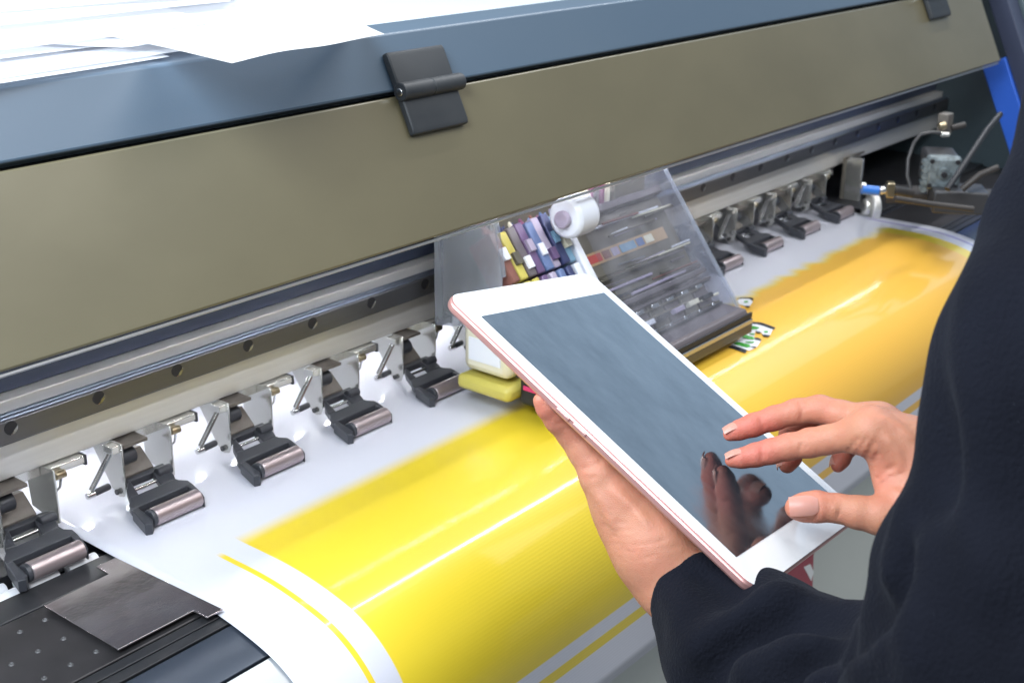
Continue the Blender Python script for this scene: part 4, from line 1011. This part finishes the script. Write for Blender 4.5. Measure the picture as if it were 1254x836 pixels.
def mesh_of(F_, smooth_it=2):
    v, f = surface_nets(F_.f, F_.lo, F_.vox)
    e = np.concatenate([f[:, [0, 1]], f[:, [1, 2]], f[:, [2, 3]], f[:, [3, 0]]])
    for _ in range(smooth_it):
        acc = np.zeros_like(v); c = np.zeros(len(v))
        np.add.at(acc, e[:, 0], v[e[:, 1]]); np.add.at(acc, e[:, 1], v[e[:, 0]]); np.add.at(c, e[:, 0], 1); np.add.at(c, e[:, 1], 1)
        v = v * 0.5 + 0.5 * acc / c[:, None]
    return v, f
def link_np(name, parts, m, parent, blush=None):
    org = ORG[parent.name] if parent else np.zeros(3)
    vs, fs, n = [], [], 0
    for v, f in parts: vs.append(v - org); fs.append(f + n); n += len(v)
    v = np.concatenate(vs); f = np.concatenate(fs)
    me = bpy.data.meshes.new(name)
    me.vertices.add(len(v)); me.vertices.foreach_set('co', v.astype(np.float32).ravel())
    me.loops.add(f.size); me.loops.foreach_set('vertex_index', f.astype(np.int32).ravel())
    me.polygons.add(len(f)); me.polygons.foreach_set('loop_start', np.arange(0, f.size, 4, dtype=np.int32))
    me.polygons.foreach_set('use_smooth', np.ones(len(f), bool))
    me.update(calc_edges=True); me.validate()
    if blush is not None:
        at_ = me.attributes.new('blush', 'FLOAT', 'POINT'); at_.data.foreach_set('value', blush(v + org).astype(np.float32))
    me.materials.append(MT[m]); o = bpy.data.objects.new(name, me); COL.objects.link(o)
    if parent: o.parent = parent
    ORG[o.name] = org
    return o
PE = thing('person', tuple(HIP), 'person in a dark navy jacket holding and tapping a white tablet', 'person')
def blush(v):
    b_ = np.full(len(v), 0.22)
    for c, r, a in [(R_index[1][0], .020, .6), (R_middle[1][0], .020, .6), (R_ring[1][0], .016, .7), (R_pinky[1][0], .014, .7), (R_thumb[1][0], .016, .4), (R_index[5][0], .009, .3), (R_middle[5][0], .010, .3), (R_index[3][0], .012, .35), (R_middle[3][0], .014, .35), (L_thumb[1][0], .02, .5), (at(1085, 590, .70), .014, .3)]:
        d2 = ((v - c) ** 2).sum(1); b_ += a * np.exp(-d2 / (r * r))
    return np.clip(b_, 0, 1)
BODY = link_np('body', [mesh_of(FR, 2), mesh_of(FL, 2), mesh_of(FB, 2)], 'skin', PE, blush)

def nail(tip, back, rad, dorsal, length, width, off=0.0):
    d = np.array(tip) - np.array(back); d /= np.linalg.norm(d)
    n = np.array(dorsal, float); n -= d * (n @ d); n /= np.linalg.norm(n); s = np.cross(d, n)
    vs, fs = [], []; nu, nv = 8, 10
    for i in range(nu + 1):
        for j in range(nv + 1):
            u = i / nu; a = (j / nv - 0.5) * 2
            wid = width / 2 * (1 - 0.10 * (2 * u - 1) ** 2) * (math.sqrt(max(0, 1 - max(0, (0.25 - u) / 0.25) ** 2 * 0.55)))
            th = a * wid / rad
            vs.append(np.array(tip) + d * (-length * (1 - u)) + s * rad * math.sin(th) + n * (rad * math.cos(th) + off + 0.0006 * math.sin(u * math.pi) - 0.0012 * u * u))
    for i in range(nu):
        for j in range(nv): fs.append((i * (nv + 1) + j, (i + 1) * (nv + 1) + j, (i + 1) * (nv + 1) + j + 1, i * (nv + 1) + j + 1))
    o = MB().add(vs, fs).build('fingernail', 'nail', BODY, smooth=True)
    so = o.modifiers.new('thickness', 'SOLIDIFY'); so.thickness = 0.0005; so.offset = 0
    return o
tocam = lambda p: (CAM - np.array(p)) / np.linalg.norm(CAM - np.array(p))
up = -AX[:, 1]
nail(at(965, 621.5, .7050), at(1000, 620, .7035), .0078, tocam(R_thumb[1][0]) + 0.10 * up, .0150, .0118, 0.0006)
nail(at(889, 564.0, .7365), R_index[3][0], .0050, up * 0.95 + tocam(R_index[1][0]) * 0.25 - right * 0.4, .0105, .0084, -0.0001)
nail(at(887, 532.5, .750), R_middle[3][0], .0050, up * 0.9 + tocam(R_middle[1][0]) * 0.45 - right * 0.3, .0104, .0084, -0.0001)
nail(at(962.5, 575, .752), R_ring[2][0], .0058, -right * 0.9 + tocam(R_ring[1][0]) * 0.2, .0105, .0085, 0.0003)
nail(at(1024, 574, .768), R_pinky[2][0], .0050, -right * 0.85 + tocam(R_pinky[1][0]) * 0.35 + up * 0.2, .0095, .0075, 0.0003)
nail(at(663, 488, .7030), L_thumb[2][0], .0056, tocam(L_thumb[1][0]) * 0.7 + right * 0.7 + up * 0.3, .0115, .0085, 0.0003)

# the jacket
C0 = at(860, 732, .708); C1 = at(925, 803, .668); C15 = at(1092, 878, .575)
jk = [(C0, C1, .0330, .0415, .01), (C1, C15, .0415, .0450, .02), (C15, ELL, .0430, .0520, .02), (ELL, at(1340, 480, .485), .0520, .0535, .03), (at(1340, 480, .485), SHL, .0535, .060, .03),
      (at(1168, 690, .50), at(1190, 760, .49), .0275, .030, .02), (SHL, CH, .065, .110, .04), (SHR, CH, .065, .110, .04), (CH, HIP, .130, .130, .05), (CH, NECK, .085, .065, .03),
      (SHR, ELR, .060, .052, .02), (ELR, at(1236, 596, .712), .052, .036, .02)]
pp = np.array([q for s_ in jk for q in s_[:2]])
FJ = Field(pp.min(0) - 0.15, pp.max(0) + 0.15, 0.0034)
for s_ in jk: FJ.cone(*s_)
def ridge(pts, h, w):                         # a soft fold standing out of (or sinking into) the cloth
    for a, b_ in zip(pts[:-1], pts[1:]):
        a, b_ = np.array(a), np.array(b_); m = w * 2.6
        sl_ = FJ.window(np.minimum(a, b_) - m, np.maximum(a, b_) + m)
        X, Y, Z = FJ.grid(sl_); d = b_ - a; L2 = d @ d
        t = ((X - a[0]) * d[0] + (Y - a[1]) * d[1] + (Z - a[2]) * d[2]) / L2
        e = np.where((t < 0) | (t > 1), np.minimum(t ** 2, (t - 1) ** 2) * L2, 0); tc_ = np.clip(t, 0, 1)
        q2 = (X - a[0] - tc_ * d[0]) ** 2 + (Y - a[1] - tc_ * d[1]) ** 2 + (Z - a[2] - tc_ * d[2]) ** 2
        FJ.f[sl_] -= h * np.exp(-q2 / (w * w))
FJ0 = Field(pp.min(0) - 0.15, pp.max(0) + 0.15, 0.0034); FJ0.f = FJ.f.copy()
def fold(pts, h, w, n=5):
    o = []
    for (x0, y0), (x1, y1) in zip(pts[:-1], pts[1:]):
        for k in range(n): o.append((x0 + (x1 - x0) * k / n, y0 + (y1 - y0) * k / n))
    P_ = [q for q in (hit(FJ0, p, 0.3) for p in o + [pts[-1]]) if q is not None]
    for a, b_ in zip(P_[:-1], P_[1:]):
        if np.linalg.norm(a - b_) < 0.05: ridge([a, b_], h, w)
fold([(848, 806), (890, 775), (940, 742), (965, 722)], 0.0035, 0.0104)
fold([(858, 822), (905, 786), (952, 752)], -0.0030, 0.0114)
fold([(905, 832), (945, 800), (1000, 778), (1072, 768)], 0.0043, 0.0114)
fold([(930, 780), (985, 757), (1040, 760), (1074, 770)], -0.0054, 0.0133)
fold([(965, 838), (1010, 806), (1050, 785), (1082, 776)], -0.0038, 0.0095)
fold([(985, 845), (1025, 815), (1065, 790), (1090, 776)], 0.0038, 0.0085)
fold([(1035, 845), (1056, 812), (1084, 780)], 0.0035, 0.0076)
fold([(1018, 842), (1044, 805), (1078, 780)], -0.0032, 0.0076)
fold([(1118, 612), (1110, 650), (1098, 690), (1090, 726)], 0.0032, 0.0085)
fold([(1130, 630), (1134, 668), (1130, 710), (1122, 750), (1124, 800)], 0.0030, 0.0085)
fold([(1108, 640), (1102, 690), (1098, 740)], -0.0027, 0.0095)
fold([(1122, 625), (1122, 690), (1112, 750)], -0.0027, 0.0095)
fold([(1195, 640), (1208, 690), (1218, 726)], 0.0022, 0.0095)
fold([(1192, 430), (1198, 520), (1204, 610)], 0.0019, 0.0133)
fold([(1150, 500), (1152, 560), (1146, 620)], -0.0022, 0.0133)
fold([(812, 716), (838, 742), (850, 790)], 0.0019, 0.0114)
fold([(870, 690), (880, 720), (910, 740)], -0.0022, 0.0114)
fold([(790, 726), (800, 712), (822, 694), (850, 684), (882, 690)], 0.0014, 0.0066)
fold([(1225, 240), (1205, 330), (1196, 420)], 0.0019, 0.0133)
# slow unevenness of soft cloth
X, Y, Z = FJ.grid()
FJ.f -= (0.0016 * np.sin(X * 52 + 2.1 * np.sin(Z * 33)) * np.sin(Y * 47 + Z * 29) + 0.0009 * np.sin(X * 110 + Y * 70) * np.sin(Z * 95 - Y * 60)).astype(np.float32)
# the cuff opening is hollow
ax_ = (C0 - C1) / np.linalg.norm(C0 - C1)
sl_ = FJ.window(C0 - 0.09, C0 + 0.09); X, Y, Z = FJ.grid(sl_)
t = (X - C0[0]) * ax_[0] + (Y - C0[1]) * ax_[1] + (Z - C0[2]) * ax_[2]
q = np.sqrt(np.maximum((X - C0[0]) ** 2 + (Y - C0[1]) ** 2 + (Z - C0[2]) ** 2 - t * t, 0))
FJ.f[sl_] = np.maximum(FJ.f[sl_], t - 0.002)
FJ.f[sl_] = np.maximum(FJ.f[sl_], -np.maximum(q - 0.0285, -t - 0.020))
JK = link_np('jacket', [mesh_of(FJ, 3)], 'jacket', PE)
